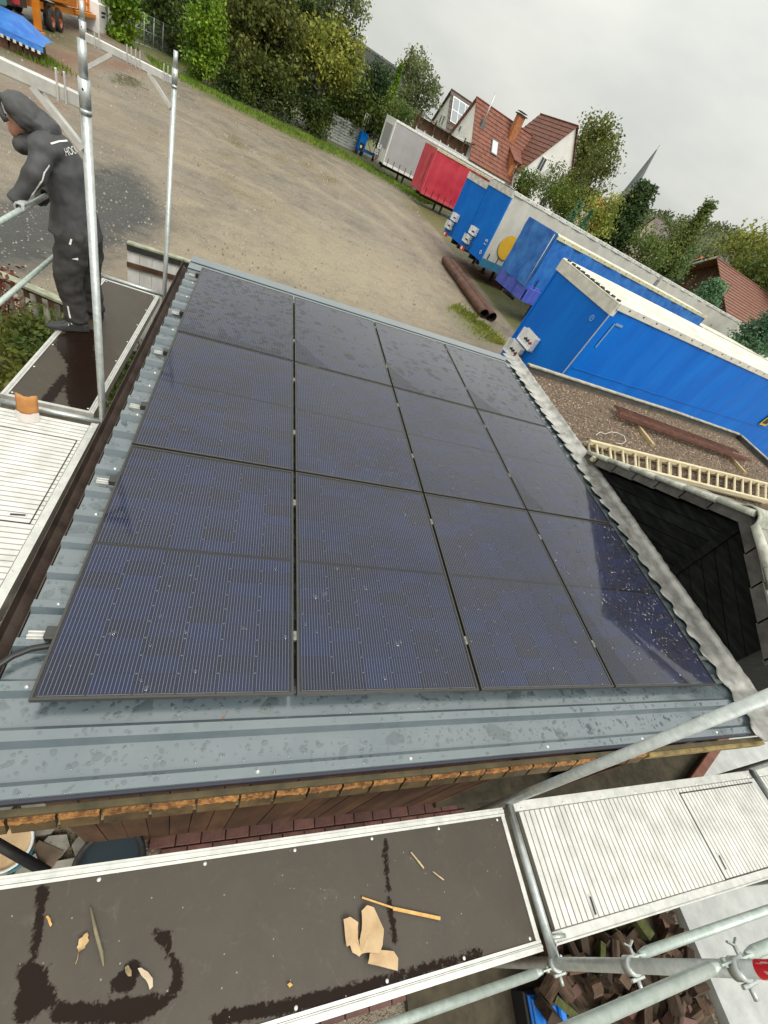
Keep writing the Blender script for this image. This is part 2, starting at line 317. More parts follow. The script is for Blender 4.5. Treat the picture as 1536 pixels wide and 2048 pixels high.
def make_ground():
    fx = np.arange(-32, 34.01, .3); fy = np.arange(-7, 74.01, .3)
    far = np.array([60, 120, 250, 600, 1800.])
    xs = np.concatenate([-far[::-1], fx, far]); ys = np.concatenate([[-1800, -600, -200, -60, -20], fy, [90, 130, 200, 400, 900, 2200]])
    X, Y = np.meshgrid(xs, ys); Z = -2.6 + .024 * np.clip(Y, -8, 60)
    bumps = np.vectorize(lambda a, b: mnoise.noise(Vector((a * .25, b * .25, 3))) * .035 + mnoise.noise(Vector((a * .9, b * .9, 9))) * .012)
    near = (np.abs(X) < 34) & (Y > 5) & (Y < 75); Z[near] += bumps(X[near], Y[near])
    h, w = X.shape; me = bpy.data.meshes.new('ground')
    idx = np.arange(h * w).reshape(h, w)
    F = np.stack([idx[:-1, :-1], idx[:-1, 1:], idx[1:, 1:], idx[1:, :-1]], -1).reshape(-1, 4)
    me.from_pydata(np.stack([X, Y, Z], -1).reshape(-1, 3).tolist(), [], F.tolist())
    me.polygons.foreach_set('use_smooth', [True] * len(F))
    g = lambda *q: [gp(*p) for p in q]
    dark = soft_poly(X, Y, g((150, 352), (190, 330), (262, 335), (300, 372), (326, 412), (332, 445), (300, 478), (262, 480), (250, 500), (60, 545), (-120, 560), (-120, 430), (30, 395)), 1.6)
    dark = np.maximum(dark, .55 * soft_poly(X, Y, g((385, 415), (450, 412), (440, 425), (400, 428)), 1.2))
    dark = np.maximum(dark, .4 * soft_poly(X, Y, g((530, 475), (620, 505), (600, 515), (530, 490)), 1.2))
    mud = np.zeros(X.shape)
    for ps in (((448, 262), (480, 275), (492, 295), (480, 300), (462, 290)), ((430, 300), (470, 312), (450, 322), (436, 314)), ((535, 310), (565, 308), (575, 325), (560, 327)), ((600, 322), (625, 325), (620, 338), (600, 330)),
               ((425, 340), (460, 350), (470, 375), (520, 395), (560, 420), (590, 445), (560, 432), (520, 412), (470, 388), (440, 368)), ((488, 318), (520, 330), (525, 345), (500, 335)), ((575, 345), (600, 352), (590, 360)), ((640, 345), (690, 365), (670, 372), (640, 358))):
        mud = np.maximum(mud, soft_poly(X, Y, g(*ps), 2.6))
    wet = soft_poly(X, Y, g((195, 150), (225, 140), (262, 150), (290, 165), (300, 180), (262, 178), (220, 168)), 2.5) * .85
    wet = np.maximum(wet, soft_poly(X, Y, g((0, 190), (90, 195), (150, 215), (60, 235), (0, 235)), 3.) * .9)
    wet = np.maximum(wet, .55 * soft_poly(X, Y, g((200, 225), (330, 235), (360, 260), (250, 260)), 3.))
    rust = soft_poly(X, Y, g((85, 100), (150, 108), (230, 118), (330, 135), (340, 150), (240, 140), (160, 128), (140, 160), (100, 180), (60, 150)), 2.5)
    rust = np.maximum(rust, .7 * soft_poly(X, Y, g((20, 185), (120, 175), (120, 190), (30, 200)), 2.))
    sand = soft_poly(X, Y, g((330, 470), (560, 440), (700, 470), (870, 560), (880, 640), (760, 640), (600, 580), (400, 540)), 5.) * .7
    for ps in (((640, 440), (700, 455), (770, 500), (800, 560), (780, 600)), ((600, 470), (680, 510), (740, 570), (720, 620)), ((770, 560), (830, 600), (860, 570), (840, 530)), ((560, 540), (680, 570), (760, 610)), ((340, 300), (430, 330), (560, 400), (680, 470), (760, 540)), ((350, 320), (440, 352), (560, 425), (660, 490), (730, 560)), ((330, 400), (450, 420), (600, 470), (720, 530)), ((330, 425), (450, 448), (590, 495), (700, 560)), ((640, 330), (740, 400), (830, 480), (880, 560)), ((660, 325), (765, 395), (850, 470), (900, 540)), ((420, 500), (520, 510), (640, 545), (720, 600)), ((350, 230), (460, 290), (600, 360), (760, 450))):
        sand = np.maximum(sand, .62 * soft_line(X, Y, g(*ps), .3, .9))
    grass = soft_line(X, Y, g((300, 128), (356, 152), (430, 196), (540, 250), (600, 280), (650, 300), (700, 322), (790, 372), (880, 430)), 1.0, 3.)
    grass = np.maximum(grass, .9 * soft_poly(X, Y, g((0, 82), (60, 85), (85, 100), (60, 108), (0, 112)), 2.))
    grass = np.maximum(grass, .8 * soft_poly(X, Y, g((35, 25), (100, 45), (150, 75), (150, 100), (90, 85), (40, 45)), 3.))
    grass = np.maximum(grass, .62 * soft_poly(X, Y, g((790, 385), (900, 455), (890, 470), (800, 410)), 3.))
    grass = np.maximum(grass, .7 * soft_poly(X, Y, g((895, 600), (960, 640), (1010, 690), (960, 690), (900, 640)), 1.6))
    grass = np.maximum(grass, .8 * ((X > 12.5) & (Y > 12)))
    grass = np.maximum(grass, np.clip((Y - 50) / 3, 0, 1))
    for n, a in (('dark', dark), ('mud', mud), ('wet', wet), ('rust', rust), ('sand', sand), ('grass', grass)):
        at = me.attributes.new(n, 'FLOAT', 'POINT'); at.data.foreach_set('value', a.ravel().astype(np.float32))
    # material
    m, t, b, out = nodes('wet_gravel_yard'); N = t.nodes.new; K = t.links.new
    ge = N('ShaderNodeNewGeometry')
    def noise(s, d=6, r=.6, st=(1, 1, 1)):
        mp_ = N('ShaderNodeMapping'); mp_.inputs['Scale'].default_value = st; K(ge.outputs['Position'], mp_.inputs[0])
        q = N('ShaderNodeTexNoise'); q.inputs['Scale'].default_value = s; q.inputs['Detail'].default_value = d; q.inputs['Roughness'].default_value = r; K(mp_.outputs[0], q.inputs[0]); return q.outputs['Fac']
    def ramp(s, a, c_, lo=0., hi=1.):
        q = N('ShaderNodeMapRange'); q.inputs['From Min'].default_value = a; q.inputs['From Max'].default_value = c_; q.inputs['To Min'].default_value = lo; q.inputs['To Max'].default_value = hi; K(s, q.inputs[0]); return q.outputs[0]
    def mix(f, A, B):
        q = N('ShaderNodeMix'); q.data_type = 'RGBA'; K(f, q.inputs['Factor'])
        for i, v in (('A', A), ('B', B)):
            if isinstance(v, tuple): q.inputs[i].default_value = (*v, 1)
            else: K(v, q.inputs[i])
        return q.outputs['Result']
    def math_(op, a, c_):
        q = N('ShaderNodeMath'); q.operation = op
        for i, v in enumerate((a, c_)):
            if isinstance(v, (int, float)): q.inputs[i].default_value = v
            else: K(v, q.inputs[i])
        return q.outputs[0]
    nb = noise(.5, 6, .68, (1, .6, 1)); nm = noise(2.2, 5, .68); nf = noise(26, 2, .7); ns = noise(.8, 5, .7, (.55, 1.5, 1)); nv = noise(.16, 2, .6)
    def attr(n, sharp=.3, s=nm):
        q = N('ShaderNodeAttribute'); q.attribute_name = n
        e = math_('ADD', q.outputs['Fac'], math_('MULTIPLY', math_('SUBTRACT', s, .5), 1.1)); return ramp(e, .5 - sharp, .5 + sharp)
    c = mix(ramp(nb, .36, .64), (.135, .104, .072), (.285, .230, .158))
    c = mix(ramp(nm, .42, .72, 0, .6), c, (.205, .178, .148))
    c = mix(ramp(ns, .48, .72, 0, .6), c, (.34, .28, .192)); c = mix(ramp(ns, .47, .30, 0, .55), c, (.12, .105, .088)); c = mix(ramp(nv, .45, .65, 0, .5), c, (.27, .20, .125))
    c = mix(attr('sand', .5), c, (.38, .31, .20))
    vo = N('ShaderNodeTexVoronoi'); vo.inputs['Scale'].default_value = 15; K(ge.outputs['Position'], vo.inputs['Vector'])
    stn = N('ShaderNodeSeparateColor'); K(vo.outputs['Color'], stn.inputs[0])
    speck = math_('MULTIPLY', ramp(stn.outputs[0], .86, .9), ramp(vo.outputs['Distance'], .32, .22))
    c = mix(attr('rust', .35), c, (.20, .09, .045))
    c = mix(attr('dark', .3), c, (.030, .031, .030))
    c = mix(math_('MULTIPLY', speck, .8), c, (.52, .48, .40))
    c = mix(ramp(nf, .3, .75, 0, .5), c, (.10, .092, .078))
    gr = mix(ramp(nf, .35, .65), (.075, .085, .025), (.15, .15, .05))
    ga = attr('grass', .3); c = mix(ga, c, gr)
    mu = attr('mud', .25); c = mix(math_('MULTIPLY', mu, .7), c, (.225, .18, .10))
    we = attr('wet', .14); c = mix(math_('MULTIPLY', we, .6), c, (.13, .115, .09))
    K(c, b.inputs['Base Color'])
    flat = math_('MAXIMUM', we, math_('MULTIPLY', mu, .85))
    ro = mix(flat, mix(ramp(nm, .4, .65), (.34, .34, .34), (.7, .7, .7)), (.08, .08, .08)); K(ro, b.inputs['Roughness'])
    bp = N('ShaderNodeBump'); bp.inputs['Distance'].default_value = .05
    K(math_('MULTIPLY', math_('SUBTRACT', 1., flat), .8), bp.inputs['Strength']); K(math_('ADD', nf, math_('MULTIPLY', nm, 1.5)), bp.inputs['Height']); K(bp.outputs[0], b.inputs['Normal'])
    b.inputs['Specular IOR Level'].default_value = .5
    o = link('ground', me, m); o['kind'] = 'structure'
make_ground()

def blades(name, pts, h, w, matl, label, cat, parent=None):
    mb = MB()
    for p in pts:
        a = rnd.uniform(0, 6.3); hh = h * rnd.uniform(.5, 1.3); dx, dy = math.cos(a) * w, math.sin(a) * w; lx, ly = rnd.uniform(-.5, .5) * hh, rnd.uniform(-.5, .5) * hh
        mb.add([(p[0] - dx, p[1] - dy, p[2]), (p[0] + dx, p[1] + dy, p[2]), (p[0] + lx, p[1] + ly, p[2] + hh)], [(0, 1, 2)])
    o = mb.build(name, matl, parent, world=True); props(o, label, cat, kind='stuff'); return o
def along(pxs, n, width):
    P = [gp(*q) for q in pxs]; ls = [np.linalg.norm(b - a) for a, b in zip(P[:-1], P[1:])]; out = []
    for _ in range(n):
        t = rnd.uniform(0, sum(ls)); i = 0
        while t > ls[i] and i < len(ls) - 1: t -= ls[i]; i += 1
        p = P[i] + (P[i + 1] - P[i]) * t / ls[i]; d = P[i + 1] - P[i]; nrm = np.array([-d[1], d[0]]) / np.hypot(d[0], d[1])
        s = rnd.gauss(0, width); x, y = p[0] + nrm[0] * s, p[1] + nrm[1] * s; out.append((x, y, gz(y) + .0))
    return out
blades('grass_verge', along(((300, 122), (356, 148), (430, 190), (540, 243), (600, 272), (650, 292), (700, 316), (790, 366), (860, 410)), 9000, 1.1), .22, .035, M['grassleaf'], 'strip of bright green grass along the foot of the trees', 'grass')
blades('grass_tufts', along(((0, 92), (40, 96), (70, 103)), 1500, .9), .22, .03, M['grassleaf'], 'grass tufts in front of the blue covered heap', 'grass')
blades('weeds', along(((905, 612), (950, 640), (1000, 690)), 1300, .45), .13, .03, M['leaf_yellow'], 'yellowing weeds on the yard beside the rusty pipes', 'weeds')
fl = MB()
for p in along(((520, 235), (600, 275), (700, 320)), 260, 1.3):
    a = rnd.uniform(0, 6.3); s = .05; fl.add([(p[0] + s * math.cos(a + k * 1.57) , p[1] + s * math.sin(a + k * 1.57), p[2] + .05 + rnd.uniform(0, .03)) for k in range(4)], [(0, 1, 2, 3)])
props(fl.build('fallen_leaves', M['leaf_yellow']), 'scattered yellow leaves on the verge under the trees', 'leaves', kind='stuff')

st = MB()
for _ in range(3200):
    y = 7 + 32 * rnd.random() ** 1.6; x = rnd.uniform(-4 - y * .28, 2 + y * .33)
    if x > 12: continue
    s_ = rnd.uniform(.012, .035) * (1 + y * .02); a = rnd.uniform(0, 6.3); z = gz(y) + .0
    st.add([(x + s_ * math.cos(a + k * 1.57) * rnd.uniform(.6, 1.2), y + s_ * math.sin(a + k * 1.57) * rnd.uniform(.6, 1.2), z - .01) for k in range(4)] + [(x, y, z + s_ * rnd.uniform(.4, .8) + .02)], [(0, 1, 4), (1, 2, 4), (2, 3, 4), (3, 0, 4)])
props(st.build('loose_stones', mat('yard_stones', (.22, .19, .155), .8, 0, (.34, .30, .25), 2, island=.45, world=True)), 'loose stones scattered over the gravel yard', 'stones', kind='stuff')
# ================================================================ shed with its steel roof
RX0, RX1, RY0, RY1 = -.165, 4.97, -.352, 5.60
CREST, PAN = -.072, -.107
shed = thing('shed', 'low timber shed with grey trapezoidal steel roof carrying the solar panels', 'shed', mat4=MR.copy())
def rib_profile():
    pts = []
    k = -3
    while .274 + .207 * k < RY1 + .3:
        y = .274 + .207 * k
        pts += [(y - .022, PAN), (y, CREST), (y + .042, CREST), (y + .064, PAN)]; k += 1
    return pts
PROF = rib_profile()
def roof_z(y):
    for (a, za), (b, zb) in zip(PROF[:-1], PROF[1:]):
        if a <= y <= b: return za + (zb - za) * (y - a) / (b - a)
    return PAN
cuts = [RY0, .50, 1.535, 2.57, 3.605, 4.64, RY1]
for a, b in zip(cuts[:-1], cuts[1:]):
    ys = [a] + [y for y, z in PROF if a < y < b] + [b]; mb = MB(); vs = []; t = .0012 if a == RY0 else 0
    for y in ys: z = roof_z(y); vs += [(RX0, y, z + t), (RX1, y, z + t)]
    mb.add(vs, [(2 * i, 2 * i + 1, 2 * i + 3, 2 * i + 2) for i in range(len(ys) - 1)])
    sh = mb.build('roof_sheet', M['roofmetal'], shed)
    so_ = sh.modifiers.new('t', 'SOLIDIFY'); so_.thickness = .002; so_.offset = -1
mb = MB().box((RX0, RY0 - .012, CREST - .05), (RX1 + .05, RY0 - .001, CREST - .003)); mb.build('verge_trim', mat('dark_violet_trim', (.02, .02, .035), .35), shed)
mb = MB().box((RX0, 5.225, CREST + .004), (RX1, 5.42, CREST + .012)).box((RX0, 5.43, CREST + .012), (RX1, 5.62, CREST + .022)).box((RX0, 5.612, CREST - .12), (RX1, 5.63, CREST + .021)); mb.build('back_trim', M['roofmetal'], shed)
scr = mat('bare_screw_washer', (.7, .7, .68), .35, .6)
sm = MB().lathe([(0, .006), (.006, .006), (.0062, .003), (.011, .002), (.011, 0)], n=10).mesh('screw')
for x, y in [(-.045, .085)] + [(-.055, .274 + .207 * k + .02) for k in (1, 4, 6, 9, 11, 12, 14, 16, 18, 20, 22)] + [(x, -.325) for x in (.98, 1.78, 2.72, 3.55, 4.35)]:
    o = link('screw', sm, scr, shed); o.location = (x, y, roof_z(y))
# walls, gutter and cladding
GUT = MB(); gprof = [(-.175, -.10), (-.18, -.155), (-.215, -.185), (-.25, -.155), (-.252, -.085), (-.256, -.085), (-.256, -.16), (-.215, -.19), (-.175, -.16), (-.17, -.10)]
n = len(gprof); GUT.add([(x, RY0, z) for x, z in gprof] + [(x, RY1 - .1, z) for x, z in gprof], [(i, (i + 1) % n, n + (i + 1) % n, n + i) for i in range(n)] + [tuple(range(n))])
GUT.build('gutter', M['brown_gutter'], shed)
fas = MB().box((-.162, RY0, -.30), (-.135, RY1 - .05, -.111)); fas.build('fascia_board', M['brown_gutter'], shed)
und = MB().box((-.13, RY0 + .09, -.19), (RX1 - .02, RY1 - .05, -.13)); und.build('roof_deck', M['oldwood'], shed)
bt = MB().box((-.16, RY0 - .045, -.165), (RX1, RY0 - .02, -.128)); bt.build('verge_batten', mat('mouldy_batten', (.05, .042, .02), .8, 0, (.10, .075, .035), 8, bump=.2), shed)
x = -.15; k = 0
while x < 3.62:
    w = rnd.uniform(.15, .185); w = min(w, 3.64 - x)
    mb = MB(); m4 = Matrix.Translation((x, RY0 - .035, -.185)) @ Matrix.Rotation(R(-16), 4, 'X')
    nb_ = 6; top = [(.006 + (w - .012) * i / nb_, rnd.uniform(-.006, .006)) for i in range(nb_ + 1)]
    vs = [];
    for (xx, dz) in top: vs += [m4 @ Vector((xx, -.022, .012 + dz)), m4 @ Vector((xx, 0, .014 + dz)), m4 @ Vector((xx, 0, -.09)), m4 @ Vector((xx, -.022, -.09))]
    fs = [];
    for i in range(nb_):
        for j in range(4): fs.append((4 * i + j, 4 * i + (j + 1) % 4, 4 * i + 4 + (j + 1) % 4, 4 * i + 4 + j))
    fs += [(3, 2, 1, 0), tuple(4 * nb_ + j for j in range(4))]
    mb.add(vs, fs); vb = mb.build('valance_board', M['valance'], shed); q = MB(); nn = 14; vs2 = []
    for i in range(nn + 1):
        xx = .004 + (w - .008) * i / nn; lo = -.006 - abs(hashn((x + xx) * 34, 2)) * .035 - rnd.uniform(0, .006); hi = .018 + rnd.uniform(-.002, .008)
        vs2 += [m4 @ Vector((xx, -.0255, lo)), m4 @ Vector((xx, -.027, hi)), m4 @ Vector((xx, .003, hi + .004))]
    q.add(vs2, [(3 * i, 3 * i + 3, 3 * i + 4, 3 * i + 1) for i in range(nn)] + [(3 * i + 1, 3 * i + 4, 3 * i + 5, 3 * i + 2) for i in range(nn)]).build('rotten_edge', M['rotwood'], vb)
    x += w + .004; k += 1
mb = MB().box((3.66, RY0 - .07, -.245), (RX1 + .03, RY0 - .03, -.165), None, .006).box((3.66, RY0 - .05, -.30), (RX1 + .03, RY0 - .02, -.247)); mb.build('valance_beam', mat('mossy_edge_beam', (.12, .085, .03), .8, 0, (.30, .22, .08), 10, bump=.4), shed)
mb = MB().box((-.16, RY0 - .065, -.288), (3.66, RY0 - .04, -.277)); mb.build('valance_lath', M['timber'], shed)
def wallboards(parent, x0, x1, y, z0, z1, matl, name='wall_board', w=.145):
    x = x0
    while x < x1 - .02:
        ww = min(w, x1 - x); MB().box((x, y - .02 + rnd.uniform(-.003, .003), z0), (x + ww - .006, y, z1)).build(name, matl, parent); x += ww
wallboards(shed, .02, 3.25, -.235, -2.68, -.2, M['oldwood'])
MB().box((.03, -.225, -2.7), (.05, 5.4, -.2)).build('side_wall', M['oldwood'], shed)
MB().box((3.25, 1.0, -2.72), (4.9, 1.05, -.2)).build('inner_wall', M['darkboard'], shed)  # dark wall set close in to blacken the shed interior
MB().box((3.2, -.26, -2.72), (3.26, 1.0, -.2)).build('partition', M['oldwood'], shed)
MB().box((2.75, -.34, -.52), (3.25, -.30, -.42), None, .005).build('beam_end', mat('red_brown_beam', (.10, .035, .02), .6, 0, (.16, .06, .035), 6), shed)
MB().box((4.88, -.26, -2.75), (4.92, 5.4, -.2)).build('side_wall', M['darkboard'], shed)
MB().box((3.2, -.3, -2.75), (4.9, 1.0, -2.63)).build('floor', M['soil'], shed)  # dark floor colour holds the shade inside the shed
MB().box((4.83, -.27, -2.75), (4.91, -.2, -.2)).build('post', M['oldwood'], shed)
MB().box((.03, 5.4, -2.7), (4.9, 5.44, -.15)).build('back_wall', M['oldwood'], shed)

# drops and puddles of rain
water = clearmat('rain_water', 1.45, .03, (.97, .98, .98), 1.7)
film = clearmat('standing_water_film', 1.45, .06, (.95, .95, .95), 1.3)
def drop(mb, x, y, z, r, h, elong=1., ang=0., n=8, wob=.25):
    pts = []
    for i in range(n):
        a = 2 * math.pi * i / n; q = r * (1 + rnd.uniform(-wob, wob)); px_, py_ = q * math.cos(a) * elong, q * math.sin(a)
        pts.append((px_ * math.cos(ang) - py_ * math.sin(ang), px_ * math.sin(ang) + py_ * math.cos(ang)))
    vs = [(x + a, y + b, z) for a, b in pts] + [(x + a * .72, y + b * .72, z + h * .75) for a, b in pts] + [(x, y, z + h)]
    fs = [(i, (i + 1) % n, n + (i + 1) % n, n + i) for i in range(n)] + [(n + i, n + (i + 1) % n, 2 * n) for i in range(n)]
    mb.add(vs, fs, True)
mb = MB(); cr = [(y, y + .042, CREST) for y in [.274 + .207 * k for k in range(-3, 26)]]; pn = [(y + .068, y + .18, PAN) for y in [.274 + .207 * k for k in range(-3, 26)]]
for i in range(2600):
    if rnd.random() < .82: xx, k = rnd.uniform(-.15, 4.8), rnd.randint(0, 2)
    else: xx, k = rnd.uniform(-.16, -.02), rnd.randint(2, 25)
    y0, y1, z = (cr if rnd.random() < .22 else pn)[k]
    yy = rnd.uniform(y0, y1)
    if yy < RY0 + .005: continue
    big = rnd.random() < .05 and z == PAN
    r_ = rnd.uniform(.02, .05) if big else abs(rnd.gauss(0, .005)) + .003
    if z == CREST: r_ = min(r_, .011)
    if yy - r_ < y0 or yy + r_ > y1: continue
    drop(mb, xx, yy, z + .0016, r_, min(.0016, .0006 + r_ * .09), rnd.uniform(1, 2.4) if big else rnd.uniform(.9, 1.5), rnd.uniform(-.9, .9), 10 if big else 7, .38 if big else .2)
roofwater = clearmat('rain_on_steel', 1.33, .02, (.95, .96, .96), 1.1)
o = mb.build('rain_drops', roofwater, shed); o['kind'] = 'stuff'

# ================================================================ solar panels
PW, PH = 1.134, 1.722
cellm, t, b, out = nodes('solar_cell'); N = t.nodes.new; K = t.links.new
tcx = N('ShaderNodeTexCoord'); sx = N('ShaderNodeSeparateXYZ'); K(tcx.outputs['Object'], sx.inputs[0])
def mth(op, a, c_=None):
    q = N('ShaderNodeMath'); q.operation = op
    for i, v in enumerate((a, c_)):
        if v is None: continue
        if isinstance(v, (int, float)): q.inputs[i].default_value = v
        else: K(v, q.inputs[i])
    return q.outputs[0]
fr_ = mth('FRACT', mth('MULTIPLY', mth('ADD', sx.outputs['X'], .09), 1 / .01636)); wire = mth('LESS_THAN', mth('ABSOLUTE', mth('SUBTRACT', fr_, .5)), .062)
oi = N('ShaderNodeObjectInfo'); cr_ = N('ShaderNodeValToRGB'); e = cr_.color_ramp.elements
e[0].position = 0; e[0].color = (.010, .010, .022, 1); e[1].position = 1; e[1].color = (.012, .018, .066, 1); q = e.new(.5); q.color = (.011, .014, .044, 1)
K(oi.outputs['Random'], cr_.inputs[0]); mxx = N('ShaderNodeMix'); mxx.data_type = 'RGBA'; mxx.inputs['B'].default_value = (.21, .215, .27, 1)
K(wire, mxx.inputs['Factor']); K(cr_.outputs[0], mxx.inputs['A']); K(mxx.outputs['Result'], b.inputs['Base Color']); b.inputs['Roughness'].default_value = .4; b.inputs['Specular IOR Level'].default_value = .3; b.inputs['Specular Tint'].default_value = (.45, .6, 1, 1)
pglass = clearmat('panel_glass', 1.30, .06, (.97, .965, .95), 2.05, bump=.05)
backm = mat('black_backsheet', (.006, .006, .009), .6)
cw, chh, cc = .0905, .0453, .008
cme = MB().prism([(-cw + cc, -chh), (cw - cc, -chh), (cw, -chh + cc * .4), (cw, chh - cc * .4), (cw - cc, chh), (-cw + cc, chh), (-cw, chh - cc * .4), (-cw, -chh + cc * .4)], 0, .001).mesh('solar_cell'); cme.materials.append(cellm)
fme = MB()
f_ = .011; D_ = .032
fme.box((0, 0, -D_), (PW, f_, 0)).box((0, PH - f_, -D_), (PW, PH, 0)).box((0, f_, -D_), (f_, PH - f_, 0)).box((PW - f_, f_, -D_), (PW, PH - f_, 0)); fme = fme.mesh('frame')
bme = MB().box((f_, f_, -.012), (PW - f_, PH - f_, -.006)).mesh('backsheet')
gme = MB().add([(f_, f_, -.0015), (PW - f_, f_, -.0015), (PW - f_, PH - f_, -.0015), (f_, PH - f_, -.0015)], [(0, 1, 2, 3)]).mesh('glass')
rows = ['front', 'middle', 'back']; cols = ['leftmost column above the gutter', 'second column from the gutter', 'third column from the gutter', 'rightmost column beside the lead flashing']
edge = mat('silver_edge_ribbon', (.16, .17, .20), .4, .3)
eme = MB()
for k in range(6): eme.box((.02 + .183 * k + .004, .016, -.0055), (.02 + .183 * k + .178, .0185, -.0042))
eme = eme.mesh('ribbon')
tme_ = MB()
for hf in range(2):
    for r_ in range(1, 9):
        for c_ in range(1, 6): tme_.box((PW / 2 + (c_ - 3) * .1832 - .005, .022 + hf * .848 + r_ * .0918 - .0025, -.0052), (PW / 2 + (c_ - 3) * .1832 + .005, .022 + hf * .848 + r_ * .0918 + .0025, -.0046))
tme_ = tme_.mesh('contact_tabs')
for j in range(3):
    for i in range(4):
        p = thing('solar_panel', f'black framed solar panel, {rows[j]} row, {cols[i]}', 'solar panel', group='solar panels on the shed roof', mat4=MR @ Matrix.Translation((i * (PW + .02), j * (PH + .02), 0)))
        link('frame', fme, M['frame'], p); link('backsheet', bme, backm, p); link('glass', gme, pglass, p); link('ribbon', eme, edge, p); link('contact_tabs', tme_, edge, p)['kind'] = 'stuff'
        for hf in range(2):
            for r_ in range(9):
                for c_ in range(6):
                    o = link('solar_cell', cme, None, p); o.location = (PW / 2 + (c_ - 2.5) * .1832, .022 + .0462 + hf * .848 + r_ * .0918, -.0058)
        mb = MB(); dens = {(3, 0): 620, (3, 1): 420, (2, 1): 800, (0, 2): 460, (1, 1): 260, (1, 2): 80, (2, 2): 110, (3, 2): 110, (2, 0): 90, (0, 0): 26, (1, 0): 40, (0, 1): 60}[(i, j)]
        for _ in range(dens):
            x_ = rnd.uniform(.02, PW - .02); y_ = rnd.uniform(.02, PH - .02)
            if (i, j) == (3, 0) and rnd.random() > (x_ / PW) ** .7: continue
            if (i, j) in ((0, 2),): r_ = abs(rnd.gauss(0, .013)) + .008; h_ = .0006
            elif j == 2: r_ = abs(rnd.gauss(0, .02)) + .006; h_ = .0006
            elif i == 3: r_ = abs(rnd.gauss(0, .0055)) + .005; h_ = r_ * .55
            else: r_ = abs(rnd.gauss(0, .005)) + .004; h_ = r_ * .3
            drop(mb, x_, y_, -.0012, r_, h_, rnd.uniform(.8, 1.9), rnd.uniform(0, 3.1), 8, .25)
        o = mb.build('rain_drops', film if j == 2 else water, p); o['kind'] = 'stuff'
        # water standing at the low corner
        mb = MB(); pool = None
        if (i, j) == (0, 2): pool = [(.02, .015), (1.10, .015), (1.0, .08), (.7, .11), (.5, .14), (.3, .1), (.1, .12), (.02, .1)]
        elif i >= 1 and j == 2: pool = [(.015, .015), (.42, .015), (.22, .22), (.12, .38), (.015, .50)]
        elif i == 3 and j == 1: pool = [(.015, .015), (.26, .015), (.12, .30), (.05, .55), (.015, .62)]
        elif i == 3 and j == 0: pool = [(.015, .02), (.25, .02), (.20, .20), (.13, .42), (.08, .7), (.05, .95), (.015, 1.05)]
        if pool:
            c0 = np.mean(pool, 0); n = 8; fine = []
            for a, b_ in zip(pool, pool[1:] + pool[:1]):
                for s in range(n):
                    q = np.array(a) * (1 - s / n) + np.array(b_) * s / n
                    if .02 < q[0] and .02 < q[1]: q = q + np.array([hashn(q[0] * 9, q[1] * 9, i + j * 5), hashn(q[0] * 9, q[1] * 9, 7 + i)]) * .016
                    fine.append((max(q[0], .013), max(q[1], .013), -.0008))
            mb.add(fine + [(c0[0] * .6, c0[1] * .6, -.0008)], [(s, (s + 1) % len(fine), len(fine)) for s in range(len(fine))])
            mb.build('standing_water', film, p)
# clamps and rails
def clamp(y, i):
    q = thing('end_clamp', f'silver mounting bracket with black clamp at the gutter edge, {["first", "second", "third", "fourth", "fifth", "sixth"][i - 1]} from the front', 'bracket', group='panel brackets along the gutter', mat4=MR @ Matrix.Translation((-.01, y, CREST)))
    MB().box((-.115, -.022, .001), (-.03, .022, .006)).box((-.115, -.012, .006), (-.03, -.004, .016)).box((-.115, .008, .006), (-.03, .016, .016)).build('rail_stub', M['alu'], q)
    MB().box((-.04, -.03, .006), (.006, .03, .045), None, .003).box((-.03, -.045, .03), (.006, -.03, .06)).build('clamp', M['frame'], q)
for i, y in enumerate((.317, 1.388, 2.234, 3.10, 3.946, 5.031)): clamp(y + .012, i + 1)
midm = mat('grey_clamp', (.22, .22, .205), .45, .5)
mm = MB().box((-.009, -.028, -.03), (.009, .028, -.003)).lathe([(0, .004), (.005, .004), (.005, -.003)], n=8).mesh('mid_clamp')
names = ['first gap', 'second gap', 'third gap']
for i in range(1, 4):
    for q, y in enumerate((.33, 1.39, 2.24, 3.11, 3.95, 5.03)):
        o = link('mid_clamp', mm, midm); o.matrix_world = MR @ Matrix.Translation((i * (PW + .02) - .01, y, 0))
        props(o, f'small metal clamp in the {names[i - 1]} from the gutter, {["first", "second", "third", "fourth", "fifth", "sixth"][q]} from the front', 'clamp', 'clamps between the panels')
# cable conduit
pts = [Vector(a) for a in ((.05, .27, -.05), (-.02, .265, -.045), (-.08, .25, -.045), (-.14, .215, -.05), (-.19, .16, -.06), (-.23, .10, -.10), (-.25, .06, -.2), (-.26, .04, -.4))]
path = []
for a, b_ in zip(pts[:-1], pts[1:]):
    n = max(2, int((b_ - a).length / .0035))
    for s in range(n): path.append(a.lerp(b_, s / n))
rr = [.0165 if (k // 1) % 2 else .0135 for k in range(len(path))]
o = MB().tube(path, rr, 10).build('cable_conduit', M['black']); o.matrix_world = MR; props(o, 'black corrugated cable conduit leaving the front left panel over the gutter', 'conduit')
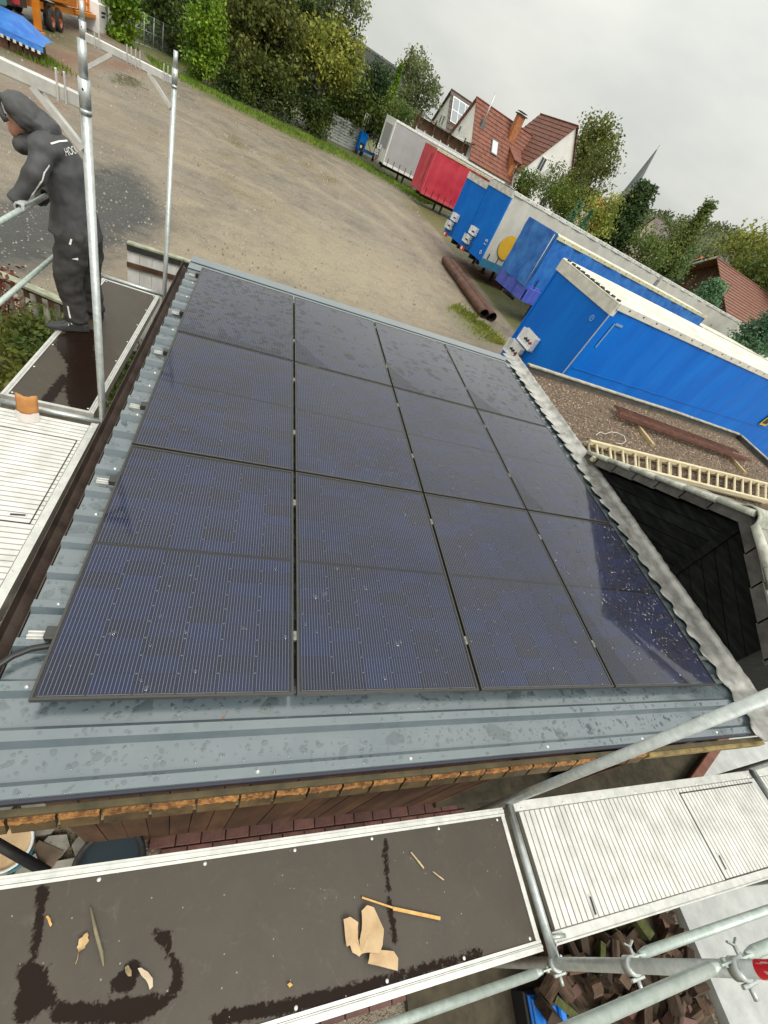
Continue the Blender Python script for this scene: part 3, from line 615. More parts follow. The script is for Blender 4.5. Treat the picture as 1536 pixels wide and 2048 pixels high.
# leaf on the sheet
def leafobj(name, c, ang, ln, wd, matl, label, z, curl=.012, mat4=None):
    mb = MB(); n = 8; vs = []
    for k in range(n + 1):
        s = k / n; w = wd * math.sin(math.pi * min(1, s * 1.02)) ** .8 * (1 + .25 * math.sin(s * 19)); vs += [((s - .5) * ln, -w, curl * (.4 + math.sin(s * 5))), ((s - .5) * ln, 0, curl * .4 * math.sin(s * 5) + .002), ((s - .5) * ln, w, curl * (.6 + math.cos(s * 6)))]
    fs = []
    for k in range(n): fs += [(3 * k, 3 * k + 1, 3 * k + 4, 3 * k + 3), (3 * k + 1, 3 * k + 2, 3 * k + 5, 3 * k + 4)]
    mb.add(vs, fs, True); mb.tube([(ln * .5, 0, .004), (ln * .75, .1 * ln, .003), (ln * 1.0, .12 * ln, .002)], .0012, 5)
    o = mb.build(name, matl); m_ = Matrix.Translation(Vector([float(a) for a in c])) @ Matrix.Rotation(ang, 4, 'Z'); o.matrix_world = (mat4 @ m_) if mat4 else m_
    return props(o, label, 'leaf')
brownleaf = mat('dry_brown_leaf', (.20, .085, .035), .7, 0, (.36, .19, .09), 40)
leafobj('dry_leaf', (.80, -.082, PAN), R(60), .045, .011, brownleaf, 'small brown leaf lying on the wet steel sheet before the panels', PAN, .006, MR)
# ================================================================ lead flashing along the right edge of the shed roof
def rw(x, y, z): v = MR @ Vector((x, y, z)); return v
mb = MB(); NY, NX = 460, 12; y0_, y1_ = -.42, 5.72; vs = []
for i in range(NY + 1):
    y = y0_ + (y1_ - y0_) * i / NY; ph = ((y - .274 - .01) / .207) * 2 * math.pi
    wav = .5 + .5 * math.cos(ph)
    lead_x = 4.745 + .12 * (1 - wav) ** 1.3 + .016 * hashn(y * 4, 1) + (.012 if y > 2.9 else 0) + (.09 if y < -.2 else 0) * 0
    for j in range(NX + 1):
        s = j / NX; x = lead_x + (5.07 - lead_x) * s
        low = PAN + .030 + (CREST - PAN) * wav * 1.05
        z = low * (1 - s) ** 1.3 + (1 - (1 - s) ** 1.3) * (CREST + .02) + .020 * hashn(x * 9, y * 7, 4) * math.sin(math.pi * min(1, s + .15)) + .009 * hashn(x * 18, y * 15, 2)
        if s > .8: z += (s - .8) * .25
        if y > 2.83: z += .012
        vs.append((x, y, z))
fs = [(i * (NX + 1) + j, i * (NX + 1) + j + 1, (i + 1) * (NX + 1) + j + 1, (i + 1) * (NX + 1) + j) for i in range(NY) for j in range(NX)]
mb.add(vs, fs, True); o = mb.build('lead_flashing', M['lead']); o.matrix_world = MR
o.modifiers.new('t', 'SOLIDIFY').thickness = .004
props(o, 'crinkled grey lead flashing along the right edge of the steel roof', 'flashing')

# ================================================================ gabled outbuilding behind the flashing
def clip(poly, a, b, c):      # keep a*x+b*y+c>=0
    out = []
    for p, q in zip(poly, poly[1:] + poly[:1]):
        dp, dq = a * p[0] + b * p[1] + c, a * q[0] + b * q[1] + c
        if dp >= 0: out.append(p)
        if dp * dq < 0: t = dp / (dp - dq); out.append((p[0] + (q[0] - p[0]) * t, p[1] + (q[1] - p[1]) * t))
    return out
GX = 5.08; AY, AZ = 1.147, 1.062; LY, LZ = 2.978, .243; RYe, RZe = .10, .457
gab = thing('gabled_outbuilding', 'small gabled outbuilding with tarred chevron boards and grey tile verges', 'building', (GX, AY, -2.6))
yz = Matrix(((0, 0, 1, 0), (1, 0, 0, 0), (0, 1, 0, 0), (0, 0, 0, 1)))    # (y,z,depth)->(x,y,z)
for sgn, (ey, ez) in ((1, (LY, LZ)), (-1, (RYe, RZe))):
    d = Vector((ey - AY, ez - AZ)).normalized(); nrm = Vector((d.y, -d.x)) if sgn > 0 else Vector((-d.y, d.x))
    if nrm.y > 0: nrm = -nrm
    wb = .125
    for k in range(14):
        a = Vector((AY, AZ)) + nrm * (wb * k + .06); b_ = a + nrm * (wb - .008)
        # parallelogram along d from the middle out
        poly = [tuple(a - d * 2), tuple(a + d * 4), tuple(b_ + d * 4), tuple(b_ - d * 2)]
        poly = clip(poly, sgn, 0, -sgn * (AY + sgn * .045)); poly = clip(poly, 0, 1, .2)
        poly = clip(poly, -sgn, 0, sgn * (ey - sgn * .1))
        if len(poly) < 3: continue
        MB().prism(poly, GX + .0 + rnd.uniform(-.004, .004), GX + .02, yz).build('chevron_board', M['darkboard'], gab, True)
MB().box((GX - .022, AY - .042, -.2), (GX + .01, AY + .042, AZ - .02)).build('centre_batten', M['darkboard'], gab, True)
MB().prism([(LY - .1, -2.6), (LY - .1, LZ - .03), (AY, AZ - .05), (RYe + .1, RZe - .03), (RYe + .1, -2.6)], GX + .025, GX + 3.4, yz).build('wall', M['darkboard'], gab, True)
# roof slopes of tiles
mb_r = {}
for sgn, (ey, ez) in ((1, (LY, LZ)), (-1, (RYe, RZe))):
    A = Vector((AY, AZ + .05)); E_ = Vector((ey, ez + .05)); ln = (E_ - A).length; d = (E_ - A) / ln; up = Vector((-d.y * sgn, d.x * sgn)); up = up if up.y > 0 else -up
    nr = int(ln / .30) + 1
    for k in range(nr):
        s0, s1 = k * .30, min(k * .30 + .36, ln + .05)
        for c_ in range(4 if sgn > 0 else 9):
            x0 = GX - .05 + c_ * .33; q = MB()
            p0, p1 = A + d * s0, A + d * s1
            def P3(x, p, h): v = p + up * h; return (x, v.x, v.y)
            lo_, hi_ = .0, .030
            vs = [P3(x0, p0, lo_), P3(x0 + .325, p0, lo_), P3(x0 + .325, p1, hi_), P3(x0, p1, hi_), P3(x0, p0, lo_ + .02), P3(x0 + .325, p0, lo_ + .02), P3(x0 + .325, p1, hi_ + .025), P3(x0, p1, hi_ + .025)]
            q.add(vs, [(0, 3, 2, 1), (4, 5, 6, 7), (0, 1, 5, 4), (1, 2, 6, 5), (2, 3, 7, 6), (3, 0, 4, 7)]).build('roof_tile', M['tile_grey'], gab, True)
        # verge piece hanging at the gable edge
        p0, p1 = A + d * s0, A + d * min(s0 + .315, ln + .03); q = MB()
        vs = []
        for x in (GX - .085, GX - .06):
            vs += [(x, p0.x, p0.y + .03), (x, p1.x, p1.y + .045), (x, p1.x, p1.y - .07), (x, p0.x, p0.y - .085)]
        q.add(vs, [(0, 1, 2, 3), (7, 6, 5, 4), (0, 4, 5, 1), (1, 5, 6, 2), (2, 6, 7, 3), (3, 7, 4, 0)]).build('verge_tile', M['tile_shaded'], gab, True)
mossw = mat('lichen_ridge_tile', (.30, .31, .25), .85, 0, (.58, .58, .50), 9, bump=.3)
for k in range(6):
    mb = MB(); vs = []; n = 10; x0 = GX - .10 + k * .36
    for x, r_ in ((x0, .125), (x0 + .37, .105)):
        for rr_ in (r_, r_ - .016):
            for i in range(n + 1): a = math.pi * i / n; vs.append((x, AY + rr_ * math.cos(a) * .95, AZ + .03 + rr_ * math.sin(a)))
    m_ = n + 1; fs = []
    for i in range(n): fs += [(i, i + 1, 2 * m_ + i + 1, 2 * m_ + i), (m_ + i, 3 * m_ + i, 3 * m_ + i + 1, m_ + i + 1), (i, m_ + i, m_ + i + 1, i + 1)]
    mb.add(vs, fs, True).build('ridge_tile', mossw, gab, True)
# light moulding laid on the verges
for k in range(6):
    a = Vector((GX - .09, LY + .02 - k * .31, LZ + .10 + k * .137)); b_ = a + Vector((0, -.33, .145)); MB().tube([a, b_], [.026, .034], 10).build('verge_cap', mossw, gab, True)
for k in range(5):
    a = Vector((GX - .10, AY - .12 - k * .32, AZ + .045 - k * .146)); b_ = a + Vector((0, -.34, -.15)); MB().tube([a, b_], [.034, .045], 10).build('verge_cap', mossw, gab, True)

# ================================================================ flat gravel-roofed garage
GZ = .22
gar = thing('flat_roofed_garage', 'flat roofed garage covered in brown gravel beside the shed', 'garage', (5.25, 5.7, -2.5))
FP = [(5.2, 3.0), (11.9, 2.9), (12.5, 5.25), (12.75, 6.42), (10.0, 6.2), (8.0, 5.93), (5.3, 5.60)]
MB().prism(FP, -2.55, GZ - .03).build('wall', mat('grey_garage_wall', (.22, .22, .21), .85, 0, (.3, .3, .29), 3), gar, True)
gravelm = mat('brown_roof_gravel_bed', (.055, .036, .024), .9, 0, (.14, .098, .065), 14, bump=.8, bscale=30)
MB().prism(FP, GZ - .029, GZ).build('gravel_bed', gravelm, gar, True)
dark_edge = mat('dark_edge_trim', (.05, .055, .05), .6, 0, (.10, .105, .095), 5); capm = mat('lichen_edge_cap', (.22, .21, .17), .8, 0, (.42, .40, .32), 8, bump=.3)
for a, b_ in zip(FP[1:], FP[2:] + FP[:1]):
    if a == FP[-1]: continue
    MB().beam((a[0], a[1], GZ + .045), (b_[0], b_[1], GZ + .045), .04, .11).build('edge_board', dark_edge, gar, True)
    MB().beam((a[0], a[1], GZ + .112), (b_[0], b_[1], GZ + .112), .10, .022).build('edge_cap', capm, gar, True)
peb = MB()
for _ in range(9000):
    x_, y_ = rnd.uniform(5.25, 12.3), rnd.uniform(3.1, 6.1)
    if y_ > 5.5 + (x_ - 5.3) * .115: continue
    s = rnd.uniform(.008, .022); a = rnd.uniform(0, 6.3); z = GZ
    q = [(x_ + s * math.cos(a + k * 2.09) * rnd.uniform(.7, 1.2), y_ + s * math.sin(a + k * 2.09) * rnd.uniform(.7, 1.2), z) for k in range(3)] + [(x_, y_, z + s * rnd.uniform(.5, .9))]
    peb.add(q, [(0, 1, 3), (1, 2, 3), (2, 0, 3)])
o = peb.build('gravel', mat('roof_gravel', (.17, .115, .075), .75, 0, (.30, .22, .15), 3, island=.95), gar, True); o['kind'] = 'stuff'
# brown steel sections on two battens
def barlabel(i): return ['front', 'second', 'third', 'rear'][i]
b1, b2 = atz(1281, 862, GZ), atz(1308, 890, GZ)
MB()
o = MB().beam(atz(1276, 853, GZ + .03), atz(1306, 891, GZ + .03), .07, .055).build('wooden_batten', M['timber']); props(o, 'short timber batten under the left ends of the brown steel sections', 'batten')
o = MB().beam(atz(1445, 897, GZ + .03), atz(1490, 947, GZ + .03), .07, .055).build('wooden_batten', M['timber']); props(o, 'short timber batten under the right ends of the brown steel sections', 'batten')
s0, s1 = atz(1230, 822, GZ + .1), atz(1480, 912, GZ + .1); dv = (s1 - s0) / np.linalg.norm(s1 - s0); pv = np.array([dv[1], -dv[0], 0])
for i in range(4):
    off = pv * (.125 * (i - 1.5)); a, b_ = s0 + off + dv * rnd.uniform(-.05, .08) * 2, s1 + off + dv * rnd.uniform(-.1, .1) * 3
    mb = MB().beam(a, b_, .07, .012).beam(a + pv * .032 + [0, 0, .015], b_ + pv * .032 + [0, 0, .015], .008, .035).beam(a - pv * .032 + [0, 0, .015], b_ - pv * .032 + [0, 0, .015], .008, .035)
    props(mb.build('steel_section', M['rust_beam']), f'red brown steel channel on the gravel roof, {["nearest to the ladder", "second from the ladder", "third from the ladder", "farthest from the ladder"][i]}', 'steel channel', 'steel channels on the gravel roof')
w0 = atz(1195, 868, GZ + .03)
pts = [atz(*q, GZ + .03) for q in ((1192, 870), (1200, 864), (1210, 868), (1222, 864), (1236, 866), (1248, 872), (1252, 882), (1244, 888), (1232, 886))]
o = MB().tube(pts, .006, 6).build('wire', M['offwhite']); props(o, 'loose pale wire curled on the brown gravel', 'wire')
# wooden ladder
lad = thing('wooden_ladder', 'pale wooden ladder lying across the gravel roof behind the tile verge', 'ladder', (5.2, 3.1, .3))
la, lb, lc, ld = atz(1178, 884, .36), atz(1545, 972, .36), atz(1184, 917, .36), atz(1545, 1005, .36)
woodl = mat('pale_ladder_wood', (.48, .40, .24), .65, 0, (.66, .58, .40), 8, stretch=(.4, 6, 6))
for a, b_ in ((la, lb), (lc, ld)): MB().beam(a, b_, .045, .075, ch=.008).build('rail', woodl, lad, True)
for k in range(18):
    s = (k + .5) / 18.5; MB().tube([la + (lb - la) * s, lc + (ld - lc) * s], .018, 8).build('rung', woodl, lad, True)
lad2 = thing('wooden_ladder', 'second wooden ladder lying under the pale one on the gravel roof', 'ladder', (5.2, 3.3, .25))
la, lb, lc, ld = [p + np.array([.1, .12, -.09]) for p in (la, lb, lc, ld)]
for a, b_ in ((la, lb), (lc, ld)): MB().beam(a, b_, .04, .07, ch=.008).build('rail', woodl, lad2, True)
for k in range(18):
    s = (k + .2) / 18.5; MB().tube([la + (lb - la) * s, lc + (ld - lc) * s], .016, 8).build('rung', woodl, lad2, True)

# ================================================================ scaffold
DZ = -.30
plym, t, b, out = nodes('wet_phenolic_plywood'); N = t.nodes.new; K = t.links.new
def plymat(blobs):
    """brown film-faced ply; blobs = list of (polygon) of wet dark stains, painted as a vertex attribute"""
    pass
at_ = N('ShaderNodeAttribute'); at_.attribute_name = 'stain'; ge = N('ShaderNodeNewGeometry')
n1 = N('ShaderNodeTexNoise'); n1.inputs['Scale'].default_value = 38; n1.inputs['Detail'].default_value = 5; n1.inputs['Roughness'].default_value = .7; K(ge.outputs['Position'], n1.inputs['Vector'])
n2 = N('ShaderNodeTexNoise'); n2.inputs['Scale'].default_value = 4; n2.inputs['Detail'].default_value = 6; n2.inputs['Roughness'].default_value = .75; K(ge.outputs['Position'], n2.inputs['Vector'])
ad = mth('ADD', at_.outputs['Fac'], mth('MULTIPLY', mth('SUBTRACT', n1.outputs['Fac'], .5), 1.6))
ma = N('ShaderNodeMapRange'); ma.inputs['From Min'].default_value = .40; ma.inputs['From Max'].default_value = .60; K(ad, ma.inputs[0])
mx1 = N('ShaderNodeMix'); mx1.data_type = 'RGBA'; mx1.inputs['A'].default_value = (.040, .031, .023, 1); mx1.inputs['B'].default_value = (.072, .058, .043, 1); K(n2.outputs['Fac'], mx1.inputs['Factor'])
mx2 = N('ShaderNodeMix'); mx2.data_type = 'RGBA'; mx2.inputs['B'].default_value = (.014, .008, .0055, 1); K(ma.outputs[0], mx2.inputs['Factor']); vo_ = N('ShaderNodeTexVoronoi'); vo_.inputs['Scale'].default_value = 55; K(ge.outputs['Position'], vo_.inputs['Vector']); sc_ = N('ShaderNodeSeparateColor'); K(vo_.outputs['Color'], sc_.inputs[0])
spk = mth('MULTIPLY', mth('GREATER_THAN', sc_.outputs[0], .955), mth('LESS_THAN', vo_.outputs['Distance'], .16))
n3 = N('ShaderNodeTexNoise'); n3.inputs['Scale'].default_value = 9; n3.inputs['Detail'].default_value = 7; n3.inputs['Roughness'].default_value = .8; n3.inputs['Distortion'].default_value = 1.2; K(ge.outputs['Position'], n3.inputs['Vector'])
scf = N('ShaderNodeMapRange'); scf.inputs['From Min'].default_value = .56; scf.inputs['From Max'].default_value = .75; scf.inputs['To Max'].default_value = .6; K(n3.outputs['Fac'], scf.inputs[0])
mx3 = N('ShaderNodeMix'); mx3.data_type = 'RGBA'; mx3.inputs['B'].default_value = (.115, .098, .076, 1); K(scf.outputs[0], mx3.inputs['Factor']); K(mx1.outputs['Result'], mx3.inputs['A'])
mx4 = N('ShaderNodeMix'); mx4.data_type = 'RGBA'; mx4.inputs['B'].default_value = (.30, .26, .20, 1); K(mth('MULTIPLY', spk, .8), mx4.inputs['Factor'])
K(mx3.outputs['Result'], mx2.inputs['A']); K(mx2.outputs['Result'], mx4.inputs['A']); K(mx4.outputs['Result'], b.inputs['Base Color'])
bpp = N('ShaderNodeBump'); bpp.inputs['Strength'].default_value = .12; bpp.inputs['Distance'].default_value = .01; K(n3.outputs['Fac'], bpp.inputs['Height']); K(bpp.outputs[0], b.inputs['Normal'])
rg = N('ShaderNodeMapRange'); rg.inputs['To Min'].default_value = .5; rg.inputs['To Max'].default_value = .22; K(ma.outputs[0], rg.inputs[0]); K(rg.outputs[0], b.inputs['Roughness'])
sg = N('ShaderNodeMapRange'); sg.inputs['To Min'].default_value = .4; sg.inputs['To Max'].default_value = .10; K(ma.outputs[0], sg.inputs[0]); K(sg.outputs[0], b.inputs['Specular IOR Level'])
def stained_sheet(x0, x1, y0, y1, z, polys, lines, step=.02):
    xs = np.arange(x0, x1 + step / 2, step); ys = np.arange(y0, y1 + step / 2, step); X, Y = np.meshgrid(xs, ys); S = np.zeros(X.shape)
    for ps, soft in polys: S = np.maximum(S, soft_poly(X, Y, [atz(*q, z) for q in ps], soft))
    for ps, w, soft in lines: S = np.maximum(S, soft_line(X, Y, [atz(*q, z) for q in ps], w, soft))
    h, w = X.shape; idx = np.arange(h * w).reshape(h, w); F = np.stack([idx[:-1, :-1], idx[:-1, 1:], idx[1:, 1:], idx[1:, :-1]], -1).reshape(-1, 4)
    me = bpy.data.meshes.new('plywood_sheet'); me.from_pydata(np.stack([X, Y, np.full(X.shape, z)], -1).reshape(-1, 3).tolist(), [], F.tolist())
    a = me.attributes.new('stain', 'FLOAT', 'POINT'); a.data.foreach_set('value', S.ravel().astype(np.float32)); return me
def offset_mesh(me, p): me.transform(Matrix.Translation(-Vector([float(a) for a in p])))
rivet = MB().lathe([(0, .004), (.005, .0035), (.008, 0)], n=10).mesh('rivet')
def ply_deck(label, x0, x1, y0, y1, along_x, polys, lines):
    root = thing('scaffold_deck', label, 'scaffold deck', (x0, y0, DZ), group='scaffold decks')
    me = stained_sheet(x0 + .03, x1 - .03, y0 + .03, y1 - .03, DZ - .004, polys, lines); offset_mesh(me, (x0, y0, DZ)); link('plywood_sheet', me, plym, root)
    MB().box((x0 + .03, y0 + .03, DZ - .016), (x1 - .03, y1 - .03, DZ - .006)).build('plywood_core', M['oldwood'], root, True)
    if along_x: L_ = [((x0, y0), (x1, y0)), ((x0, y1), (x1, y1))]; E_ = [((x0, y0), (x0, y1)), ((x1, y0), (x1, y1))]
    else: L_ = [((x0, y0), (x0, y1)), ((x1, y0), (x1, y1))]; E_ = [((x0, y0), (x1, y0)), ((x0, y1), (x1, y1))]
    for (a, c_) in L_:
        s = 1 if (a[1] == y0 if along_x else a[0] == x0) else -1; mb = MB()
        if along_x:
            mb.box((a[0], a[1], DZ - .075), (c_[0], a[1] + s * .028, DZ)).box((a[0], a[1] + s * .012, DZ), (c_[0], a[1] + s * .022, DZ + .005)).box((a[0], a[1] + s * .030, DZ - .002), (c_[0], a[1] + s * .042, DZ + .001))
        else:
            mb.box((a[0], a[1], DZ - .075), (a[0] + s * .028, c_[1], DZ)).box((a[0] + s * .012, a[1], DZ), (a[0] + s * .022, c_[1], DZ + .005)).box((a[0] + s * .030, a[1], DZ - .002), (a[0] + s * .042, c_[1], DZ + .001))
        mb.build('side_rail', M['alu'], root, True)
    for (a, c_) in E_:
        if along_x: sx_ = 1 if a[0] == x0 else -1; MB().box((a[0] + sx_ * .001, a[1] + .03, DZ - .06), (a[0] + sx_ * .028, c_[1] - .03, DZ - .001)).build('end_rail', M['alu'], root, True)
        else: sy_ = 1 if a[1] == y0 else -1; MB().box((a[0] + .03, a[1] + sy_ * .001, DZ - .06), (c_[0] - .03, a[1] + sy_ * .028, DZ - .001)).build('end_rail', M['alu'], root, True)
    n = 7
    for k in range(n):
        for s in (0, 1):
            if along_x: p = (x0 + .06 + (x1 - x0 - .12) * k / (n - 1), (y0 + .055, y1 - .055)[s], DZ - .003)
            else: p = ((x0 + .055, x1 - .055)[s], y0 + .06 + (y1 - y0 - .12) * k / (n - 1), DZ - .003)
            o = link('rivet', rivet, scr, root); o.location = (p[0] - x0, p[1] - y0, p[2] - DZ)
    return root
ply_deck('brown plywood scaffold deck in front of the shed with cardboard on it', -.06, 2.505, -1.170, -.556, True,
         [(((35, 1935), (60, 1920), (100, 1935), (95, 1960), (120, 1985), (60, 2048), (30, 2048)), .03),
          (((80, 2000), (200, 2008), (270, 1990), (330, 1990), (360, 1960), (365, 1990), (330, 2010), (290, 2048), (110, 2048)), .03),
          (((215, 1975), (240, 1945), (265, 1915), (282, 1925), (275, 1960), (262, 1985), (225, 1985)), .03),
          (((306, 1852), (338, 1860), (345, 1895), (365, 1935), (362, 1970), (340, 1990), (345, 1940), (325, 1895), (308, 1880)), .025)],
         [(((85, 1780), (78, 1840), (70, 1900)), .018, .03), (((430, 2040), (560, 2012), (700, 1985)), .018, .02), (((700, 1985), (800, 1955), (900, 1925), (960, 1905)), .016, .05), (((770, 1680), (772, 1735), (778, 1800), (790, 1880)), .012, .05), (((430, 2040), (640, 2000), (760, 1965)), .02, .04)])
ply_deck('brown plywood scaffold deck under the worker beside the gutter', -1.045, -.43, 2.42, 5.03, False,
         [(((108, 690), (118, 670), (150, 655), (190, 660), (188, 700), (200, 740), (215, 800), (180, 826), (140, 822), (130, 780), (135, 730)), .05),
          (((80, 800), (125, 745), (135, 760), (100, 815)), .05)], [])
def alu_deck(label, x0, x1, y0, y1, along_x, hatch, slots):
    root = thing('scaffold_deck', label, 'scaffold deck', (x0, y0, DZ), group='scaffold decks')
    mb = MB(); n = int(((x1 - x0) if along_x else (y1 - y0)) / .042)
    for k in range(n):
        a = k / n; b_ = (k + .80) / n
        if along_x: mb.box((x0 + .03 + (x1 - x0 - .06) * a, y0 + .055, DZ - .012), (x0 + .03 + (x1 - x0 - .06) * b_, y1 - .055, DZ - .0005))
        else: mb.box((x0 + .055, y0 + .03 + (y1 - y0 - .06) * a, DZ - .006), (x1 - .055, y0 + .03 + (y1 - y0 - .06) * b_, DZ - .0005))
    mb.build('ribs', M['alu_deck'], root, True)
    MB().box((x0 + .03, y0 + .03, DZ - .03), (x1 - .03, y1 - .03, DZ - .009)).build('deck_plate', M['alu_groove'], root, True)
    for s in (0, 1):
        if along_x: ya, yb = ((y0, y0 + .05), (y1 - .05, y1))[s]; MB().box((x0, ya, DZ - .075), (x1, yb, DZ + .002)).box((x0, (ya, yb - .008)[s], DZ + .002), (x1, (ya + .008, yb)[s], DZ + .008)).build('side_rail', M['alu'], root, True)
        else: xa, xb = ((x0, x0 + .05), (x1 - .05, x1))[s]; MB().box((xa, y0, DZ - .075), (xb, y1, DZ + .002)).box(((xa, xb - .008)[s], y0, DZ + .002), ((xa + .008, xb)[s], y1, DZ + .008)).build('side_rail', M['alu'], root, True)
    for a in hatch:
        MB().box(*a).build('hatch_seam', M['steel_dark'], root, True)
    for u, v, ang in slots:
        p = atz(u, v, DZ); m4 = Matrix.Translation((p[0], p[1], DZ)) @ Matrix.Rotation(ang, 4, 'Z')
        MB().box((-.045, -.012, -.002), (.045, .012, .003), m4, .001).build('handle_plate', M['alu'], root, True)
        MB().box((-.038, -.007, .003), (.038, .007, .0042), m4).build('handle_slot', M['black'], root, True)
    for k in range(8):
        for s in (0, 1):
            if along_x: p = (x0 + .05 + (x1 - x0 - .1) * k / 7, (y0 + .04, y1 - .04)[s])
            else: p = ((x0 + .04, x1 - .04)[s], y0 + .05 + (y1 - y0 - .1) * k / 7)
            o = link('rivet', rivet, M['galv'], root); o.location = (p[0] - x0, p[1] - y0, .002)
    return root
hx = atz(1360, 1590, DZ)[0]
alu_deck('ribbed aluminium scaffold deck with a hatch right of the plywood deck', 2.59, 5.14, -1.165, -.535, True,
         [((hx, -1.11, DZ - .001), (hx + .008, -.62, DZ + .0015)), ((hx, -.622, DZ - .001), (5.1, -.614, DZ + .0015)), ((hx, -1.116, DZ - .001), (5.1, -1.108, DZ + .0015))], [(1185, 1811, R(85)), (1444, 1725, R(85))])
hy = atz(75, 1050, DZ)
alu_deck('pale aluminium scaffold deck left of the gutter with a clay tile on it', -1.045, -.36, -.28, 2.30, False,
         [((-1.0, hy[1], DZ - .001), (-.435, hy[1] + .007, DZ + .0015)), ((-.443, hy[1], DZ - .001), (-.436, 2.05, DZ + .0015)), ((-1.0, 2.05, DZ - .001), (-.436, 2.056, DZ + .0015))], [(36, 1030, R(5))])
alu_deck('aluminium scaffold deck beyond the hatch deck at the right edge', 5.22, 7.7, -1.165, -.535, True, [], [])

def frame(label, pa, pb, zt=1.69, spig=(.27, .24), hooks=(), guss=True):
    """H-frame: two posts, head transom with hooks, gussets"""
    root = thing('scaffold_bay_frame', label, 'scaffold frame', (pa[0], pa[1], gz(pa[1])), group='scaffold frames')
    A, B = Vector((pa[0], pa[1], 0)), Vector((pb[0], pb[1], 0)); d = (B - A).normalized()
    for P, sp in ((A, spig[0]), (B, spig[1])):
        q = MB().tube([P + Vector((0, 0, gz(P.y) + .02)), P + Vector((0, 0, zt))], .0242, 16).build('post', M['galv'], root, True)
        MB().tube([P + Vector((0, 0, zt - .008)), P + Vector((0, 0, zt + .012))], .0285, 16).build('collar', M['galv'], q, True)
        MB().tube([P + Vector((0, 0, zt + .005)), P + Vector((0, 0, zt + .13))], .027, 14).tube([P + Vector((0, 0, zt + .13)), P + Vector((0, 0, zt + sp))], .0195, 14).build('spigot', M['galv'], q, True)
        hole = P + Vector((0, -.0255, zt + .09)); MB().tube([hole, hole + Vector((0, -.002, 0))], .005, 8).build('pin_hole', M['steel_dark'], q, True)
        MB().box((P.x - .075, P.y - .075, gz(P.y)), (P.x + .075, P.y + .075, gz(P.y) + .012)).build('base_plate', M['galv'], q, True)
    a, b_ = A + d * .02, B - d * .02
    MB().beam(a + Vector((0, 0, zt + .035)), b_ + Vector((0, 0, zt + .035)), .042, .062, ch=.006).build('transom', M['alu'], root, True)
    for h in hooks:
        p = A + d * h; pv_ = Vector((-d.y, d.x, 0)); mb = MB()
        for s in (-1, 1): mb.beam(p + d * (s * .017) + pv_ * .03 + Vector((0, 0, zt + .0)), p + d * (s * .017) + pv_ * .03 + Vector((0, 0, zt + .125)), .008, .016, up=pv_, ch=.003)
        mb.build('hook', M['alu'], root, True)
    if guss:
        for P, s in ((A, 1), (B, -1)): MB().beam(P + d * (s * .22) + Vector((0, 0, zt + .01)), P + d * (s * .02) + Vector((0, 0, zt - .165)), .030, .045, up=(-d.y, d.x, 0)).build('gusset', M['alu'], root, True)
    # deck transom
    MB().tube([A + Vector((0, 0, DZ + .0)), B + Vector((0, 0, DZ + .0))], .0235, 14).build('deck_transom', M['galv'], root, True)
    return root
frame('galvanised scaffold frame whose near post stands before the worker', (-.34, 2.335), (-1.08, 2.335), hooks=(.09, .52))
frame('galvanised scaffold frame at the far end of the worker deck', (-.392, 5.09), (-1.125, 5.09), zt=1.70, spig=(.25, .25), hooks=(.07, .30, .37, .62))
def rail(label, a, b_, matl=None, flat=True):
    root = MB(); a, b_ = Vector(a), Vector(b_); d = (b_ - a).normalized(); n = 14
    pts = [a + d * s for s in (.0, .05, .10)]; L_ = (b_ - a).length
    mb = MB().tube([a + d * .10, b_ - d * .10], .019, 14)
    for e, s in ((a, 1), (b_, -1)):
        mb.tube([e + d * s * .10, e + d * s * .055, e + d * s * .05], [.019, .011, .008], 14).beam(e, e + d * s * .06, .006, .04, up=(0, 0, 1))
        mb.tube([e + d * s * .018 + Vector((0, -.012, 0)), e + d * s * .018 + Vector((0, .012, 0))], .009, 10)
    return props(mb.build('guard_rail', matl or M['galv_green']), label, 'guard rail', 'scaffold guard rails')
rail('upper guard rail the worker leans on', (-1.13, 2.335, .70), (-1.16, 5.07, .70))
rail('lower guard rail behind the worker legs', (-1.13, 2.335, .20), (-1.16, 5.07, .20))
# front scaffold: posts by the camera
fr = thing('scaffold_bay_frame', 'galvanised scaffold frame between plywood and aluminium decks in the foreground', 'scaffold frame', (2.55, -.53, gz(-.5)), group='scaffold frames')
MB().tube([(2.55, -.53, gz(-.5)), (2.55, -.53, 1.7)], .0242, 24).build('post', M['galv'], fr, True)
op = MB().tube([(2.55, -1.222, gz(-1)), (2.55, -1.222, 1.7)], .0242, 24).build('post', M['galv'], fr, True)
MB().tube([(2.55, -1.222, .79), (2.55, -1.222, .95)], .0252, 24, caps=False).build('tape', M['red_tape'], op, True)
MB().tube([(2.548, -.55, DZ + .012), (2.548, -1.205, DZ + .012)], .0235, 16).build('deck_transom', M['galv'], fr, True)
MB().tube([(2.57, -1.13, DZ + .01), (2.66, -1.138, DZ + .012)], .010, 10).build('pin', M['galv'], fr, True)
for z in (DZ + .0, .21, .715):
    mb = MB().tube([(2.55, -1.222, z - .022), (2.55, -1.222, z + .022)], .033, 16).beam((2.575, -1.222, z), (2.60, -1.205, z), .02, .03).tube([(2.56, -1.262, z), (2.56, -1.30, z)], .009, 8)
    mb.beam((2.525, -1.262, z), (2.60, -1.262, z), .012, .018, ch=.003).tube([(2.585, -1.17, z), (2.585, -1.25, z)], .0075, 8)
    for s in (-1, 1): mb.beam((2.585, -1.17, z), (2.585 + s * .028, -1.155, z), .006, .014, ch=.002)
    mb.build('wedge_clamp', M['galv'], fr, True)
